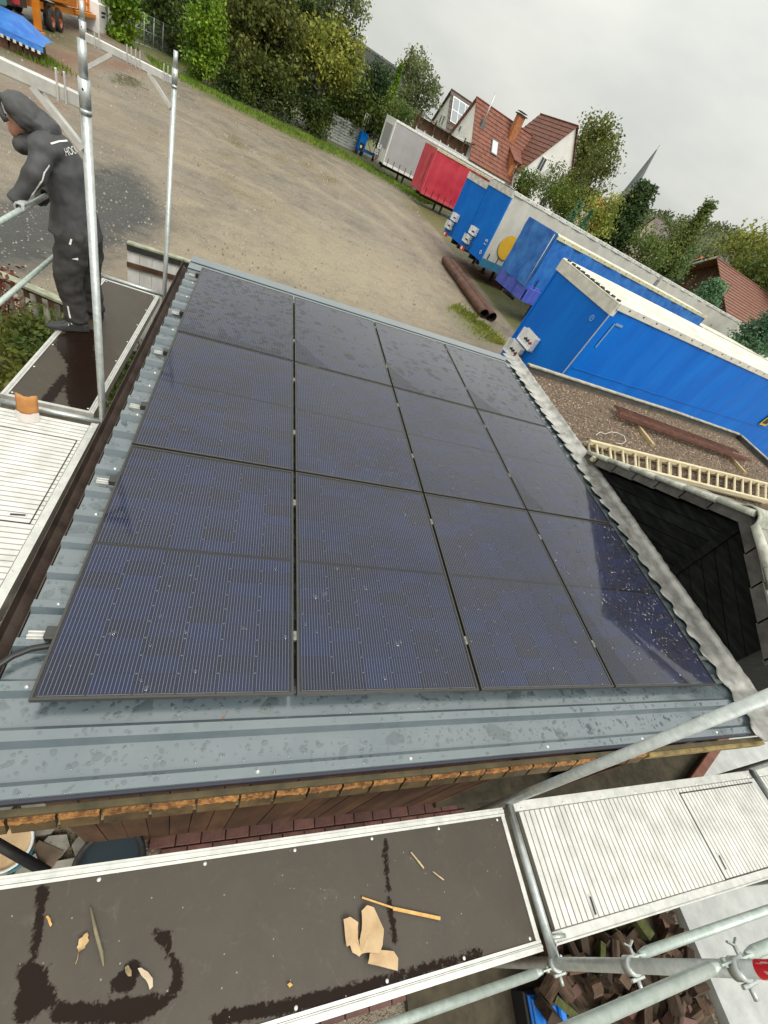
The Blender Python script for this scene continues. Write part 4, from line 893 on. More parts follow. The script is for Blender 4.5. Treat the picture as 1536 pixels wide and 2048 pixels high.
for z, wz in ((.21, 'lower'), (.715, 'upper')):
    rail(f'{wz} guard rail running right from the taped foreground post', (2.57, -1.20, z), (5.12, -1.215, z))
rail('guard rail running left from the taped foreground post at the bottom edge', (2.53, -1.20, .70), (-.03, -1.215, .70))
rail('low guard rail under the plywood deck at the bottom edge', (2.53, -1.235, DZ - .02), (-.03, -1.25, DZ - .02))
fr2 = thing('scaffold_bay_frame', 'galvanised scaffold frame at the right end of the hatch deck', 'scaffold frame', (5.18, -.53, gz(-.5)), group='scaffold frames')
for y in (-.52, -1.22): MB().tube([(5.18, y, gz(-.5)), (5.18, y, 1.7)], .0242, 16).build('post', M['galv'], fr2, True)
MB().tube([(5.18, -.50, DZ + .012), (5.18, -1.21, DZ + .012)], .0235, 16).build('deck_transom', M['galv'], fr2, True)
br = MB().tube([(-.30, 1.25, gz(1.2) + .1), (-.32, 1.95, DZ - .10)], .015, 8)
# ledger ladder brackets between deck and gutter
dl = thing('deck_access_ladder', 'silver access ladder hanging under the left aluminium deck', 'ladder', (-.36, 1.1, -1.5))
for s in (-.30, -.62): MB().beam((s, .72, -.42), (s, 1.5, -2.45), .03, .06).build('rail', M['alu'], dl, True)
for k in range(8): p = Vector((-.28, .76 + k * .1, -.5 - k * .26)); MB().beam(p, p + Vector((-.36, 0, 0)), .035, .03).build('rung', M['alu'], dl, True)
# ================================================================ things on the decks
def flat_piece(name, pxs, th, matl, label, cat, z=DZ, warp=.006, group=None):
    P = [atz(u, v, z) for u, v in pxs]; c0 = np.mean(P, 0); n = len(P); bot = []; top = []
    fine = []
    for a, b_ in zip(P, P[1:] + P[:1]):
        for s in range(3): q = a + (b_ - a) * s / 3; fine.append(q + np.array([hashn(q[0] * 60, q[1] * 60), hashn(q[1] * 50, q[0] * 50, 3), 0]) * .002)
    n = len(fine); rel = [q - c0 for q in fine]
    lift = [max(0, .5 * warp + warp * hashn(q[0] * 9, q[1] * 9, 5)) for q in fine]
    vs = [(r_[0], r_[1], l) for r_, l in zip(rel, lift)] + [(0, 0, warp * .5)] + [(r_[0], r_[1], l + th) for r_, l in zip(rel, lift)] + [(0, 0, warp * .5 + th)]
    fs = [(i, n, (i + 1) % n) for i in range(n)] + [(n + 1 + i, n + 1 + (i + 1) % n, 2 * n + 1) for i in range(n)] + [(i, (i + 1) % n, n + 1 + (i + 1) % n, n + 1 + i) for i in range(n)]
    o = MB().add(vs, fs).build(name, matl); o.location = (float(c0[0]), float(c0[1]), z + .001); return props(o, label, cat, group)
flat_piece('torn_cardboard', ((720, 1822), (731, 1811), (745, 1815), (763, 1858), (760, 1890), (754, 1906), (735, 1905), (720, 1908), (718, 1880), (722, 1860)), .003, M['paper'], 'largest torn piece of brown cardboard on the plywood deck', 'cardboard', warp=.03)
flat_piece('torn_cardboard', ((685, 1839), (697, 1834), (713, 1845), (714, 1875), (722, 1906), (716, 1913), (703, 1905), (698, 1890), (691, 1893)), .003, M['paper'], 'narrow torn cardboard strip left of the largest cardboard piece', 'cardboard', warp=.03)
flat_piece('torn_cardboard', ((739, 1898), (785, 1902), (795, 1916), (793, 1941), (732, 1927)), .003, M['paper'], 'square cardboard scrap below the largest cardboard piece', 'cardboard', warp=.022)
stickm = mat('fresh_split_wood', (.50, .26, .06), .7, 0, (.62, .38, .13), 30); greym = mat('grey_twig', (.14, .13, .08), .8, 0, (.24, .20, .12), 20)
o = MB().beam(atz(724, 1795, DZ + .004), atz(790, 1817, DZ + .006), .007, .005).beam(atz(786, 1817, DZ + .006), atz(880, 1837, DZ + .005), .013, .009).build('wood_splinter', stickm); props(o, 'long orange wood splinter above the cardboard on the plywood deck', 'wood splinter')
o = MB().tube([atz(181, 1815, DZ + .008), atz(192, 1865, DZ + .01), atz(203, 1905, DZ + .01), atz(207, 1932, DZ + .006)], [.004, .0065, .0065, .002], 7).build('stick', greym); props(o, 'straight grey stick with a raw tip beside the oak leaf', 'stick')
leafobj('oak_leaf', atz(166, 1885, DZ + .003), R(-105), .055, .016, mat('pale_dry_leaf', (.40, .25, .10), .7, 0, (.52, .36, .18), 30), 'pale dry oak leaf on the wet plywood deck', 0, .008)
flat_piece('wood_chip', ((92, 1833), (97, 1831), (105, 1849), (101, 1854)), .006, stickm, 'small orange wood chip near the left edge of the plywood deck', 'wood chip', warp=.002)
flat_piece('bark_scrap', ((275, 1937), (283, 1935), (296, 1944), (305, 1956), (306, 1972), (299, 1979), (294, 1963), (284, 1952)), .004, mat('pale_bark', (.42, .33, .22), .8, 0, (.52, .42, .30), 20), 'curved pale bark scrap in the dark wet stain', 'bark scrap', warp=.008)
flat_piece('bark_scrap', ((250, 1934), (256, 1930), (263, 1940), (263, 1952), (256, 1952), (251, 1944)), .004, mat('olive_bark', (.12, .105, .05), .8, 0, (.3, .22, .12), 30), 'small olive bark scrap touching the larger pale one', 'bark scrap', warp=.006)
flat_piece('wood_chip', ((574, 1968), (580, 1964), (585, 1969), (578, 1975)), .006, stickm, 'tiny orange wood chip left of the cardboard near the bottom', 'wood chip', warp=.002)
flat_piece('straw', ((820, 1705), (823, 1704), (848, 1735), (846, 1738)), .002, M['timber'], 'thin straw on the plywood deck right of the dark streak', 'straw', warp=.002)
flat_piece('straw', ((864, 1743), (867, 1743), (888, 1759), (886, 1761)), .002, M['timber'], 'shorter straw lying right of the longer straw', 'straw', warp=.002)
# clay tile with paper on the left deck
tl = thing('clay_tile_sample', 'orange clay roof tile propped upright on the left aluminium deck', 'roof tile', atz(55, 838, DZ))
b0 = atz(33, 838, DZ); b1_ = atz(78, 845, DZ); ax = Vector((b1_ - b0)); wd = ax.length; ax.normalize(); fwd = Vector((-ax.y, ax.x, 0))
m4 = Matrix((ax, fwd, Vector((0, 0, 1)))).transposed().to_4x4(); m4.translation = Vector(b0) - Vector(tl.location)
m4 = m4 @ Matrix.Rotation(R(-10), 4, 'X')
def arc(u, v): x = (u - .5) * wd; return m4 @ Vector((x + wd / 2, -.035 * (1 - (2 * u - 1) ** 2) + .02, v * .205 - (.006 if v > .9 and abs(u - .5) < .2 else 0)))
o = MB().grid(arc, 10, 6).build('tile', M['terracotta'], tl); so2 = o.modifiers.new('t', 'SOLIDIFY'); so2.thickness = .012
def arc2(u, v): p = arc(u * 1.06 - .03, v * .36 - .05 + .07 * (1 if u < .25 or u > .72 else .45)); return p + Vector((0, -.014, 0))
MB().grid(arc2, 14, 4).build('paper_wrap', mat('white_paper', (.68, .62, .58), .8), tl)

# ================================================================ yard under the scaffold
yard = thing('paved_yard', None, None, (0, 0, gz(0))); yard['kind'] = 'structure'
pm = MB().prism([(-.105, 0), (-.06, -.075), (.06, -.075), (.105, 0), (.06, .075), (-.06, .075)], 0, .07)
pm = pm.mesh('paver'); rm_ = MB().box((-.098, -.048, 0), (.098, .048, .06), None, .006).mesh('brick')
mosspts = []
for j in range(-7, 30):
    for i in range(-12, 7):
        x_, y_ = i * .222 + (.111 if j % 2 else 0), j * .162
        if x_ > .55 and y_ > -1.6 or x_ > 1.4: continue
        if x_ > -.12 and y_ > -.12: continue
        if not (-1.75 < x_): continue
        o = link('paver', pm, M['paver'], yard); o.location = (x_, y_, gz(y_) - gz(0) - .012 + rnd.uniform(-.004, .004)); o.rotation_euler = (0, 0, rnd.uniform(-.05, .05))
        for q in range(26): a = rnd.uniform(0, 6.3); mosspts.append((x_ + .111 + rnd.gauss(0, .03), y_ + rnd.gauss(0, .032), gz(y_) + .02))
for j in range(-14, 2):
    for i in range(0, 15):
        x_, y_ = .66 + i * .203 + (.1 if j % 2 else 0), j * .103
        if y_ > -.1: continue
        o = link('brick', rm_, M['brick_red'], yard); o.location = (x_, y_, gz(y_) - gz(0) - .012 + rnd.uniform(-.003, .003))
blades('moss_tufts', mosspts, .045, .009, M['moss'], 'moss and grass tufts growing between the pavers', 'moss')
slab = MB().prism([(6.05, -4.5), (14, -4.5), (14, .55), (9.7, .48), (6.3, -.85)], -2.66, -2.545).build('concrete_slab', M['concrete']); slab['kind'] = 'structure'
# tub, bucket and bits
def basin(name, label, cat, c, r0, r1, h, matl, rim, water_=None, group=None):
    q = thing(name, label, cat, c); MB().lathe([(0, .01), (r0, .01), (r0, 0), (r0 + .004, 0), (r1, h), (r1 + rim, h), (r1 + rim, h - .012), (r1 + .004, h - .012)][:6] + [(r1 + rim, h - .015)], n=28).build('shell', matl, q)
    MB().lathe([(0, .02), (r0 - .006, .02), (r1 - .008, h - .002), (r1 + .002, h + .002)], n=28).build('inside', matl, q); return q
c0 = atz(230, 1700, -2.3); tb = basin('plastic_tub', 'round black plastic tub on the ground beside the shed wall', 'tub', (c0[0] - .02, c0[1] - .08, gz(0)), .17, .215, .28, M['black'], .03)
MB().lathe([(0, .22), (.20, .22)], n=28).build('water', mat('dark_tub_water', (.03, .045, .055), .05), tb)
c0 = atz(12, 1692, -2.25); bk = basin('paint_bucket', 'white plastic bucket with a teal label at the left edge', 'bucket', (c0[0], c0[1], gz(0)), .125, .145, .33, M['bucketwhite'], .008)
mb = MB(); vs = []
for i in range(9):
    a = R(-75 + 9 * i)
    for z in (.12, .24): rr_ = .1255 + .02 * z / .33 + .004; vs.append((rr_ * math.cos(a), rr_ * math.sin(a), z))
mb.add(vs, [(2 * i, 2 * i + 2, 2 * i + 3, 2 * i + 1) for i in range(8)], True).build('label_sticker', M['teal'], bk)
MB().lathe([(0, .30), (.138, .30)], n=20).build('filling', M['paper'], bk)
o = MB().beam(atz(60, 1706, -2.55), atz(110, 1728, -2.55), .16, .03).build('plank_offcut', mat('grey_plank', (.10, .07, .045), .8, 0, (.17, .12, .08), 10)); props(o, 'short grey plank offcut beside the white bucket', 'plank')
o = MB().beam(atz(58, 1715, -2.5), atz(90, 1733, -2.5), .012, .04).beam(atz(66, 1710, -2.5), atz(74, 1733, -2.5), .03, .012).build('metal_bracket', M['galv']); props(o, 'bent metal bracket lying on the plank offcut', 'bracket')
o = MB().tube([atz(-80, 1645, -.75), atz(95, 1745, -.75)], .022, 12).build('scaffold_tube', M['steel_dark']); props(o, 'dark scaffold tube passing under the plywood deck at the left edge', 'tube')
# bottom right: crate, firewood heap
cr0 = thing('plastic_crate', 'bright blue plastic crate with raised ridges at the bottom edge', 'crate', (*atz(1112, 2042, -2.3)[:2], gz(-1.9)), R(-8))
MB().box((-.22, -.17, 0), (.22, .17, .26), None, .012).build('shell', M['black'], cr0)
mb = MB().box((-.2, -.15, .262), (.2, .15, .30), None, .012); [mb.box((-.19 + k * .13, -.14, .30), (-.12 + k * .13, .13, .335), None, .012) for k in range(3)]; mb.build('lid', M['brightblue'], cr0)
heap = []
for k in range(150):
    u, v = rnd.uniform(1085, 1400), rnd.uniform(1825, 2050)
    if u > 1405 - max(0, (1960 - v)) * .55 or v < 1905 - (u - 1100) * .32: continue
    z = gz(-1.5) + rnd.uniform(.05, .42); p = atz(u, v, z); s = rnd.uniform(.04, .095); ln = rnd.uniform(.08, .36)
    m4 = Matrix.Translation(Vector(p)) @ Matrix.Rotation(rnd.uniform(0, 3.1), 4, 'Z') @ Matrix.Rotation(rnd.uniform(-.5, .5), 4, 'X') @ Matrix.Rotation(rnd.uniform(-.4, .4), 4, 'Y')
    kind = rnd.random()
    if kind < .6: poly = [(rnd.uniform(.6, 1) * s * math.cos(a), rnd.uniform(.6, 1) * s * math.sin(a)) for a in (0, 1.2, 2.3, 3.3, 4.4, 5.4)]
    else: poly = [(-s, -s * .5), (s, -s * .5), (s, s * .5), (-s, s * .5)]
    mb = MB().prism(poly, -ln / 2, ln / 2, Matrix.Rotation(R(90), 4, 'Y'))
    o = mb.build('split_log' if kind < .75 else 'mossy_chunk' if kind > .92 else 'brick_shard', M['log'] if kind < .75 else M['moss'] if kind > .92 else M['brick_red']); o.matrix_world = m4
    lk = 0 if kind < .75 else 2 if kind > .92 else 1
    props(o, ['brown split log lying in the heap beside the concrete slab', 'dark red brick shard lying in the heap beside the concrete slab', 'green mossy chunk lying in the heap beside the concrete slab'][lk], ['log', 'brick shard', 'mossy chunk'][lk], ['split logs in the heap', 'brick shards in the heap', 'mossy chunks in the heap'][lk])
MB_ = MB().prism([(2.72, -3.6), (6.04, -3.6), (6.04, -.95), (6.28, -.83), (9.5, .42), (9.4, .9), (2.72, .9)], -2.68, -2.575); o = MB_.build('soil', M['soil']); props(o, 'dark bare soil under the firewood heap and dark ground beside the shed', 'soil', kind='stuff')
o = MB().beam((6.3, -.80, -2.52), (9.6, .47, -2.52), .12, .16, ch=.01).build('brick_kerb', mat('red_kerb', (.13, .045, .025), .7, 0, (.2, .08, .05), 8)); props(o, 'red brown kerb between the dark ground and the pale slab', 'kerb')

# ================================================================ white board fence and slat fence with ivy
wf = thing('board_fence', 'weathered white board fence with mossy cap at the shed corner', 'fence', (-.15, 5.72, gz(5.7)))
YF = 5.74; a, b_ = aty(255, 484, YF), aty(386, 524, YF)
x = a[0]; capz = lambda xx: a[2] + (b_[2] - a[2]) * (xx - a[0]) / (b_[0] - a[0])
MB().beam((a[0], YF, a[2]), (b_[0] + .1, YF, b_[2]), .09, .022).build('cap', M['mossboard'], wf, True)
MB().beam((a[0], YF - .03, a[2] - .05), (b_[0], YF - .03, b_[2] - .05), .02, .07).build('cap_fascia', M['steel_dark'], wf, True)
while x < b_[0] - .02:
    w = .145; MB().box((x, YF - .012, gz(YF)), (x + w - .006, YF + .012, capz(x + w / 2) - .02)).build('fence_board', M['grey_fence'], wf, True); x += w
MB().beam((a[0], YF - .03, a[2] - .26), (b_[0], YF - .03, b_[2] - .26), .03, .06).build('cross_rail', M['oldwood'], wf, True)
sf = thing('slat_fence', 'dark timber fence of vertical slats overgrown with shrubs behind the worker', 'fence', (-2.3, 6.3, gz(6)))
FZ = -1.25; fa, fb = atz(-60, 523, FZ), atz(215, 640, FZ); fa, fb = Vector(fa), Vector(fb); fd = (fb - fa); fl_ = fd.length; fd.normalize()
MB().beam(fa, fb, .14, .035).build('cap', M['mossboard'], sf, True); MB().beam(fa - Vector((0, .02, .1)), fb - Vector((0, .02, .1)), .05, .11).build('top_rail', M['oldwood'], sf, True); MB().beam(fa - Vector((0, .02, .85)), fb - Vector((0, .02, .85)), .05, .09).build('bottom_rail', M['oldwood'], sf, True)
k = 0; slatm = objrand(mat('lichen_slat', (.10, .085, .05), .85, 0, (.32, .31, .24), 9, bump=.3), .25)
while k * .165 < fl_: p = fa + fd * (k * .165); MB().beam(p + Vector((0, -.05, -.06)), p + Vector((0, -.05, -1.0)), .022, .075, up=fd).build('slat', slatm, sf, True); k += 1

def leaf_cloud(n, centre_fn, size, flat=0.):
    c = np.array([centre_fn() for _ in range(n)]); rs = np.random.RandomState(rnd.randint(0, 10 ** 6))
    a = rs.normal(size=(n, 3)); a[:, 2] *= (1 - flat); a /= np.linalg.norm(a, axis=1)[:, None]; b_ = rs.normal(size=(n, 3)); b_ -= a * (a * b_).sum(1)[:, None]; b_ /= np.linalg.norm(b_, axis=1)[:, None]
    s = size * rs.uniform(.55, 1.3, (n, 1)); q = np.stack([c - a * s, c + b_ * s * .55, c + a * s, c - b_ * s * .55], 1).reshape(-1, 3)
    return q, np.arange(4 * n).reshape(n, 4)
def cloud_obj(name, q, f, matl, parent):
    me = bpy.data.meshes.new(name); off = np.array(parent.location) if parent else np.zeros(3); me.from_pydata((q - off).tolist(), [], f.tolist()); me.update(); return link(name, me, matl, parent)
def shrub(label, pxbox, zlo, zhi, n, size, matl, name='shrub'):
    u0, v0, u1, v1 = pxbox; base = atz((u0 + u1) / 2, (v0 + v1) / 2, zlo); s = thing(name, label, 'shrub', (base[0], base[1], gz(base[1])))
    clumps = [(rnd.uniform(u0, u1), rnd.uniform(v0, v1), rnd.uniform(zlo, zhi)) for _ in range(26)]; clumps = [atz(*c_) for c_ in clumps]
    def pt(): c_ = rnd.choice(clumps); return c_ + np.array([rnd.gauss(0, .11), rnd.gauss(0, .11), rnd.gauss(0, .10)])
    cloud_obj('foliage', *leaf_cloud(n, pt, size), matl, s)
    for c_ in clumps[:9]: MB().tube([(base[0] + rnd.uniform(-.1, .1), base[1] + rnd.uniform(-.1, .1), gz(base[1])), tuple(c_)], [.015, .005], 5).build('stem', M['bark'], s, True)
shrub('leafy shrub climbing the slat fence at the left edge', (-40, 640, 60, 780), -2.2, -1.5, 2600, .045, M['redleaf'])
shrub('dark green shrub beside the worker shoes under the deck edge', (50, 610, 115, 720), -2.2, -1.6, 1600, .042, M['leaf_mid'])
shrub('green shrub in the gap between plywood deck and gutter', (215, 690, 300, 840), -2.2, -1.3, 2200, .045, M['leaf_mid'])
shrub('reddish shrub tip beside the lower guard rail', (-30, 555, 25, 610), -1.7, -1.2, 350, .04, leafmat('reddish_leaves', (.12, .03, .02), (.22, .08, .04)))

# ================================================================ worker
from mathutils.bvhtree import BVHTree
def taper(mb, path, rads, lat, n=14, flat=(False, False)):
    """closed tube of elliptical section; rads = (lateral, other) pairs"""
    P = [Vector(p) for p in path]; R_ = [r_ if isinstance(r_, tuple) else (r_, r_) for r_ in rads]; pts = []
    def tang(i): return (P[min(i + 1, len(P) - 1)] - P[max(i - 1, 0)]).normalized()
    rings = []
    if not flat[0]:
        t0 = tang(0); r0 = min(R_[0])
        for k in (.98, .8, .45): rings.append((P[0] - t0 * r0 * k, math.sqrt(1 - k * k), 0))
    for i in range(len(P)): rings.append((P[i], 1, i))
    if not flat[1]:
        t1 = tang(len(P) - 1); r1 = min(R_[-1])
        for k in (.45, .8, .98): rings.append((P[-1] + t1 * r1 * k, math.sqrt(1 - k * k), len(P) - 1))
    vs = []
    for p, sc, i in rings:
        t_ = tang(i); u = (lat - t_ * lat.dot(t_)).normalized(); w = t_.cross(u)
        for k in range(n): an = 2 * math.pi * k / n; vs.append(p + u * (math.cos(an) * R_[i][0] * sc) + w * (math.sin(an) * R_[i][1] * sc))
    m_ = len(rings); fs = [(j * n + k, j * n + (k + 1) % n, (j + 1) * n + (k + 1) % n, (j + 1) * n + k) for j in range(m_ - 1) for k in range(n)]
    fs += [tuple(reversed(range(n))), tuple((m_ - 1) * n + k for k in range(n))]
    mb.add(vs, fs, True); return mb
def organic(name, mb, matl, parent, voxel=.016, smooth=6, folds=0, fs=.1):
    o = mb.build(name, matl, parent, True); r_ = o.modifiers.new('union', 'REMESH'); r_.mode = 'VOXEL'; r_.voxel_size = voxel; r_.use_smooth_shade = True
    sm_ = o.modifiers.new('soft', 'SMOOTH'); sm_.iterations = smooth; sm_.factor = .5
    if folds:
        for k, (sc, st) in enumerate(((fs, folds), (fs * .45, folds * .5))):
            tx = bpy.data.textures.new(name + '_folds', 'CLOUDS'); tx.noise_scale = sc; tx.noise_depth = 1; tx.noise_type = 'SOFT_NOISE'
            dm = o.modifiers.new('folds', 'DISPLACE'); dm.texture = tx; dm.strength = st; dm.mid_level = .5; dm.texture_coords = 'LOCAL'
    return o
W = thing('person', 'worker in charcoal hooded jacket and dark trousers leaning on the guard rail', 'person', (-.98, 3.85, DZ))
J = lambda u, v, y: Vector([float(q) for q in aty(u, v, y)])
lat = Vector((.22, .97, 0)).normalized(); fdir = Vector((-.86, .16, -.48)).normalized()
anL, knL, hiL = J(153, 628, 3.72), J(138, 556, 3.74), J(146, 480, 3.80)
anR, knR, hiR = J(186, 616, 4.04), J(178, 548, 4.06), J(174, 476, 4.04)
anL.z = DZ + .10; anR.z = DZ + .10
hem, pel, wai, che, upc, nek = J(152, 470, 3.92), J(152, 448, 3.92), J(146, 402, 3.92), J(130, 340, 3.92), J(106, 296, 3.90), J(82, 268, 3.88)
hed = J(44, 232, 3.86)
shL, elL, wrL = J(86, 300, 3.70), J(70, 352, 3.58), J(28, 402, 3.52)
shR, elR, wrR = J(112, 292, 4.12), J(98, 356, 4.18), J(80, 405, 4.04)
mb = MB(); face = hed + fdir * .045 + Vector((0, 0, -.035))
taper(mb, [hed + Vector((0, 0, .035)), hed, face + fdir * .02 + Vector((0, 0, -.045))], [(.07, .08), (.078, .098), (.05, .05)], lat)
taper(mb, [nek, hed], [.055, .06], lat); taper(mb, [face + fdir * .045 + Vector((0, 0, .05)), face + fdir * .075 + Vector((0, 0, .01))], [.012, .017], lat, 8)
taper(mb, [pel, wai, che, upc, nek], [(.15, .11), (.14, .1), (.16, .11), (.13, .1), .055], lat)
for a_, b_, c_ in ((shL, elL, wrL), (shR, elR, wrR)): taper(mb, [a_, b_, c_], [.05, .042, .03], lat); taper(mb, [upc, a_], [.06, .05], lat)
for a_, b_, c_ in ((hiL, knL, anL), (hiR, knR, anR)): taper(mb, [pel, a_, b_, c_], [.08, .075, .05, .036], lat)
organic('body', mb, M['skin'], W, .012, 4)
for s in (-.03, .03):
    p = face + fdir * .062 + lat * s + Vector((0, 0, .055)); MB().lathe([(0, -.008), (.009, 0), (0, .008)], n=8, m=Matrix.Translation(p)).build('eye', M['hair'], W, True)
mb = taper(MB(), [hed + fdir * .05 + Vector((0, 0, .04)), hed + Vector((0, 0, .03))], [(.07, .045), (.082, .085)], lat); organic('hair', mb, M['hair'], W, .012, 2)
mb = taper(MB(), [face + fdir * .03 + Vector((0, 0, -.055)), face + Vector((.03, 0, -.06))], [.035, .045], lat); organic('beard', mb, M['hair'], W, .01, 2)
# jacket
mb = MB(); taper(mb, [hem, pel, wai, che, upc, nek], [(.245, .18), (.23, .165), (.205, .148), (.215, .15), (.185, .13), (.10, .085)], lat, 18, (True, False))
for a_, b_, c_ in ((shL, elL, wrL), (shR, elR, wrR)): taper(mb, [a_, a_.lerp(b_, .5) + Vector((.01, 0, 0)), b_, b_.lerp(c_, .5), c_], [.085, .08, .07, .06, .046], lat, 12, (False, True)); taper(mb, [upc, a_], [.13, .10], lat)
jk = organic('jacket', mb, M['jacket'], W, .013, 4, .028, .19)
mb = taper(MB(), [hed + fdir * .02 + Vector((.0, 0, .055)), hed + Vector((.035, 0, .02)), nek + Vector((.05, 0, .04)), nek + Vector((.06, 0, -.05))], [(.11, .095), (.118, .108), (.125, .09), (.14, .075)], lat, 14)
hd = organic('hood', mb, M['jacket'], W, .012, 5, .022, .07)
br_ = [hed + fdir * .075 + (lat * math.cos(a) * .098 + (Vector((0, 0, 1)) - fdir * fdir.z).normalized() * (.10 * math.sin(a) + .02)) for a in [R(-25 + 230 * k / 14) for k in range(15)]]
MB().tube(br_, .02, 8).build('hood_brim', M['jacket'], W, True)
mb = taper(MB(), [nek + Vector((.0, 0, -.06)), nek + fdir * .08 + Vector((0, 0, -.05)), face + Vector((.01, 0, -.14))], [.11, .095, (.085, .06)], lat); organic('collar', mb, M['jacket'], W, .012, 3, .012, .05)
mb = MB(); taper(mb, [pel + Vector((0, 0, .03)), pel + Vector((0, 0, -.10))], [(.2, .15), (.21, .155)], lat)
for a_, b_, c_ in ((hiL, knL, anL), (hiR, knR, anR)): taper(mb, [pel.lerp(a_, .8) + Vector((0, 0, .02)), a_.lerp(b_, .5), b_ + Vector((-.012, 0, 0)), b_.lerp(c_, .5), c_ + Vector((0, 0, -.03))], [.135, .125, .108, .098, .096], lat, 14, (False, True))
tr = organic('trousers', mb, M['trousers'], W, .014, 4, .04, .13)
# shoes
def shoe(an, toe):
    heel = an + Vector((.06, 0, 0)); d = (toe - heel); d.z = 0; d.normalize(); s = d.cross(Vector((0, 0, 1))); m4 = Matrix((d, s, Vector((0, 0, 1)))).transposed().to_4x4(); m4.translation = Vector((heel.x, heel.y, DZ + .004)) - Vector(W.location)
    sec = [(-.03, .036, .07), (.02, .042, .105), (.08, .043, .115), (.13, .045, .085), (.19, .048, .062), (.24, .046, .054), (.285, .034, .042), (.305, .012, .025)]
    mb = MB(); vs = []; n = 10
    for x, w, h in sec:
        for i in range(n): a = math.pi * i / (n - 1); vs.append(m4 @ Vector((x, -w * math.cos(a), .018 + (h - .018) * math.sin(a) ** .7)))
    fs = [(k * n + i, k * n + i + 1, (k + 1) * n + i + 1, (k + 1) * n + i) for k in range(len(sec) - 1) for i in range(n - 1)] + [tuple(range(n)), tuple((len(sec) - 1) * n + i for i in reversed(range(n)))]
    mb.add(vs, fs, True); q = mb.build('shoe', M['shoe'], W)
    ol = [(x, -w * 1.06) for x, w, h in sec] + [(x, w * 1.06) for x, w, h in reversed(sec)]; MB().prism(ol, 0, .022, m4).build('sole', M['rubber'], q)
    for k in range(3): MB().box((.085 + k * .025, -.046, .078 - k * .012), (.09 + k * .025, -.03, .09 - k * .012), m4).build('eyelet', M['reflect'], q)
shoe(anL, Vector([float(q) for q in atz(92, 655, DZ)])); shoe(anR, anR + Vector((-.3, -.06, 0)))
# gloves: palm, four curled fingers and a thumb round the rail
def glove(wr, rail_p, sgn):
    rd = Vector((0, 1, 0)); mb = MB(); palm = rail_p + Vector((.015, 0, .045)); taper(mb, [wr, wr.lerp(palm, .6), palm], [.03, (.032, .024), (.044, .018)], rd, 10)
    for k in range(4):
        base = rail_p + rd * ((k - 1.5) * .0235) + Vector((.008, 0, .04)); ln = [.95, 1.05, 1., .8][k]
        taper(mb, [base, base + Vector((-.035 * ln, 0, .0)), base + Vector((-.050 * ln, 0, -.03 * ln)), base + Vector((-.034 * ln, 0, -.06 * ln))], [.0105, .0098, .009, .008], rd, 8)
    tb_ = palm + Vector((.004, -.038 * sgn, -.005)); taper(mb, [palm, tb_, tb_ + Vector((.004, -.016 * sgn, -.03)), tb_ + Vector((-.012, -.012 * sgn, -.055))], [.013, .0125, .011, .009], rd, 8)
    organic('glove', mb, mat('grey_work_glove', (.30, .31, .31), .8, 0, (.42, .43, .42), 20) if sgn > 0 else M['black'], W, .005, 2)
glove(wrL, Vector((-1.143, 3.50, .70)), 1); glove(wrR, Vector((-1.148, 4.02, .70)), -1)
# reflective piping, pocket flap and the print on the back, laid onto the cloth
bpy.context.view_layer.update(); dg = bpy.context.evaluated_depsgraph_get(); WL = Vector(W.location)
bvh = {o.name: BVHTree.FromObject(o, dg) for o in (jk, tr)}
def hitpx(u, v, o):
    p, n_, i, d = bvh[o.name].ray_cast(Vector(CAM) - WL, Vector(ray(u, v))); return (p, n_) if p else None
def piping(pxs, tgt, w=.0055):
    P = []
    for (u0, v0), (u1, v1) in zip(pxs[:-1], pxs[1:]): P += [hitpx(u0 + (u1 - u0) * s / 5, v0 + (v1 - v0) * s / 5, tgt) for s in range(5)]
    P = [p for p in P if p]
    if len(P) < 3: return
    vs = []
    for i, (p, n_) in enumerate(P):
        t_ = (P[min(i + 1, len(P) - 1)][0] - P[max(i - 1, 0)][0]).normalized(); q = n_.cross(t_).normalized(); vs += [p + n_ * .004 + q * w, p + n_ * .004 - q * w]
    MB().add(vs, [(2 * i, 2 * i + 1, 2 * i + 3, 2 * i + 2) for i in range(len(P) - 1)]).build('reflective_piping', M['reflect'], W)
piping([(101, 288), (118, 283), (138, 281)], jk); piping([(98, 330), (88, 345), (84, 360), (68, 383), (54, 403), (34, 408), (22, 413)], jk)
piping([(143, 478), (139, 492)], tr, .007); piping([(136, 612), (139, 628), (141, 638)], tr, .007)
def patch(pxs, tgt, name, matl, off):
    H = [hitpx(u, v, tgt) for u, v in pxs]
    if all(H): MB().add([p + n_ * off for p, n_ in H], [tuple(range(len(H)))]).build(name, matl, W)
patch([(106, 490), (128, 505), (143, 515), (155, 514), (155, 521), (126, 518)], tr, 'pocket_flap', mat('pale_pocket_edge', (.085, .08, .075), .7), .012)
patch([(143, 516), (155, 513), (155, 521)], tr, 'reflective_tab', M['reflect'], .016)
cu = bpy.data.curves.new('print', 'FONT'); cu.body = 'HOCKE'; cu.size = .068; cu.resolution_u = 3
to = bpy.data.objects.new('tmp', cu); col.objects.link(to); dg2 = bpy.context.evaluated_depsgraph_get(); tme = bpy.data.meshes.new_from_object(to.evaluated_get(dg2)); bpy.data.objects.remove(to)
bmx = bmesh.new(); bmx.from_mesh(tme); bmesh.ops.triangulate(bmx, faces=bmx.faces); bmesh.ops.subdivide_edges(bmx, edges=bmx.edges, cuts=1)
h0, h1 = hitpx(130, 312, jk), hitpx(150, 308, jk); nb2 = (h0[1] + h1[1]).normalized(); rt = (h1[0] - h0[0]); rt = (rt - nb2 * rt.dot(nb2)).normalized(); upv = nb2.cross(rt)
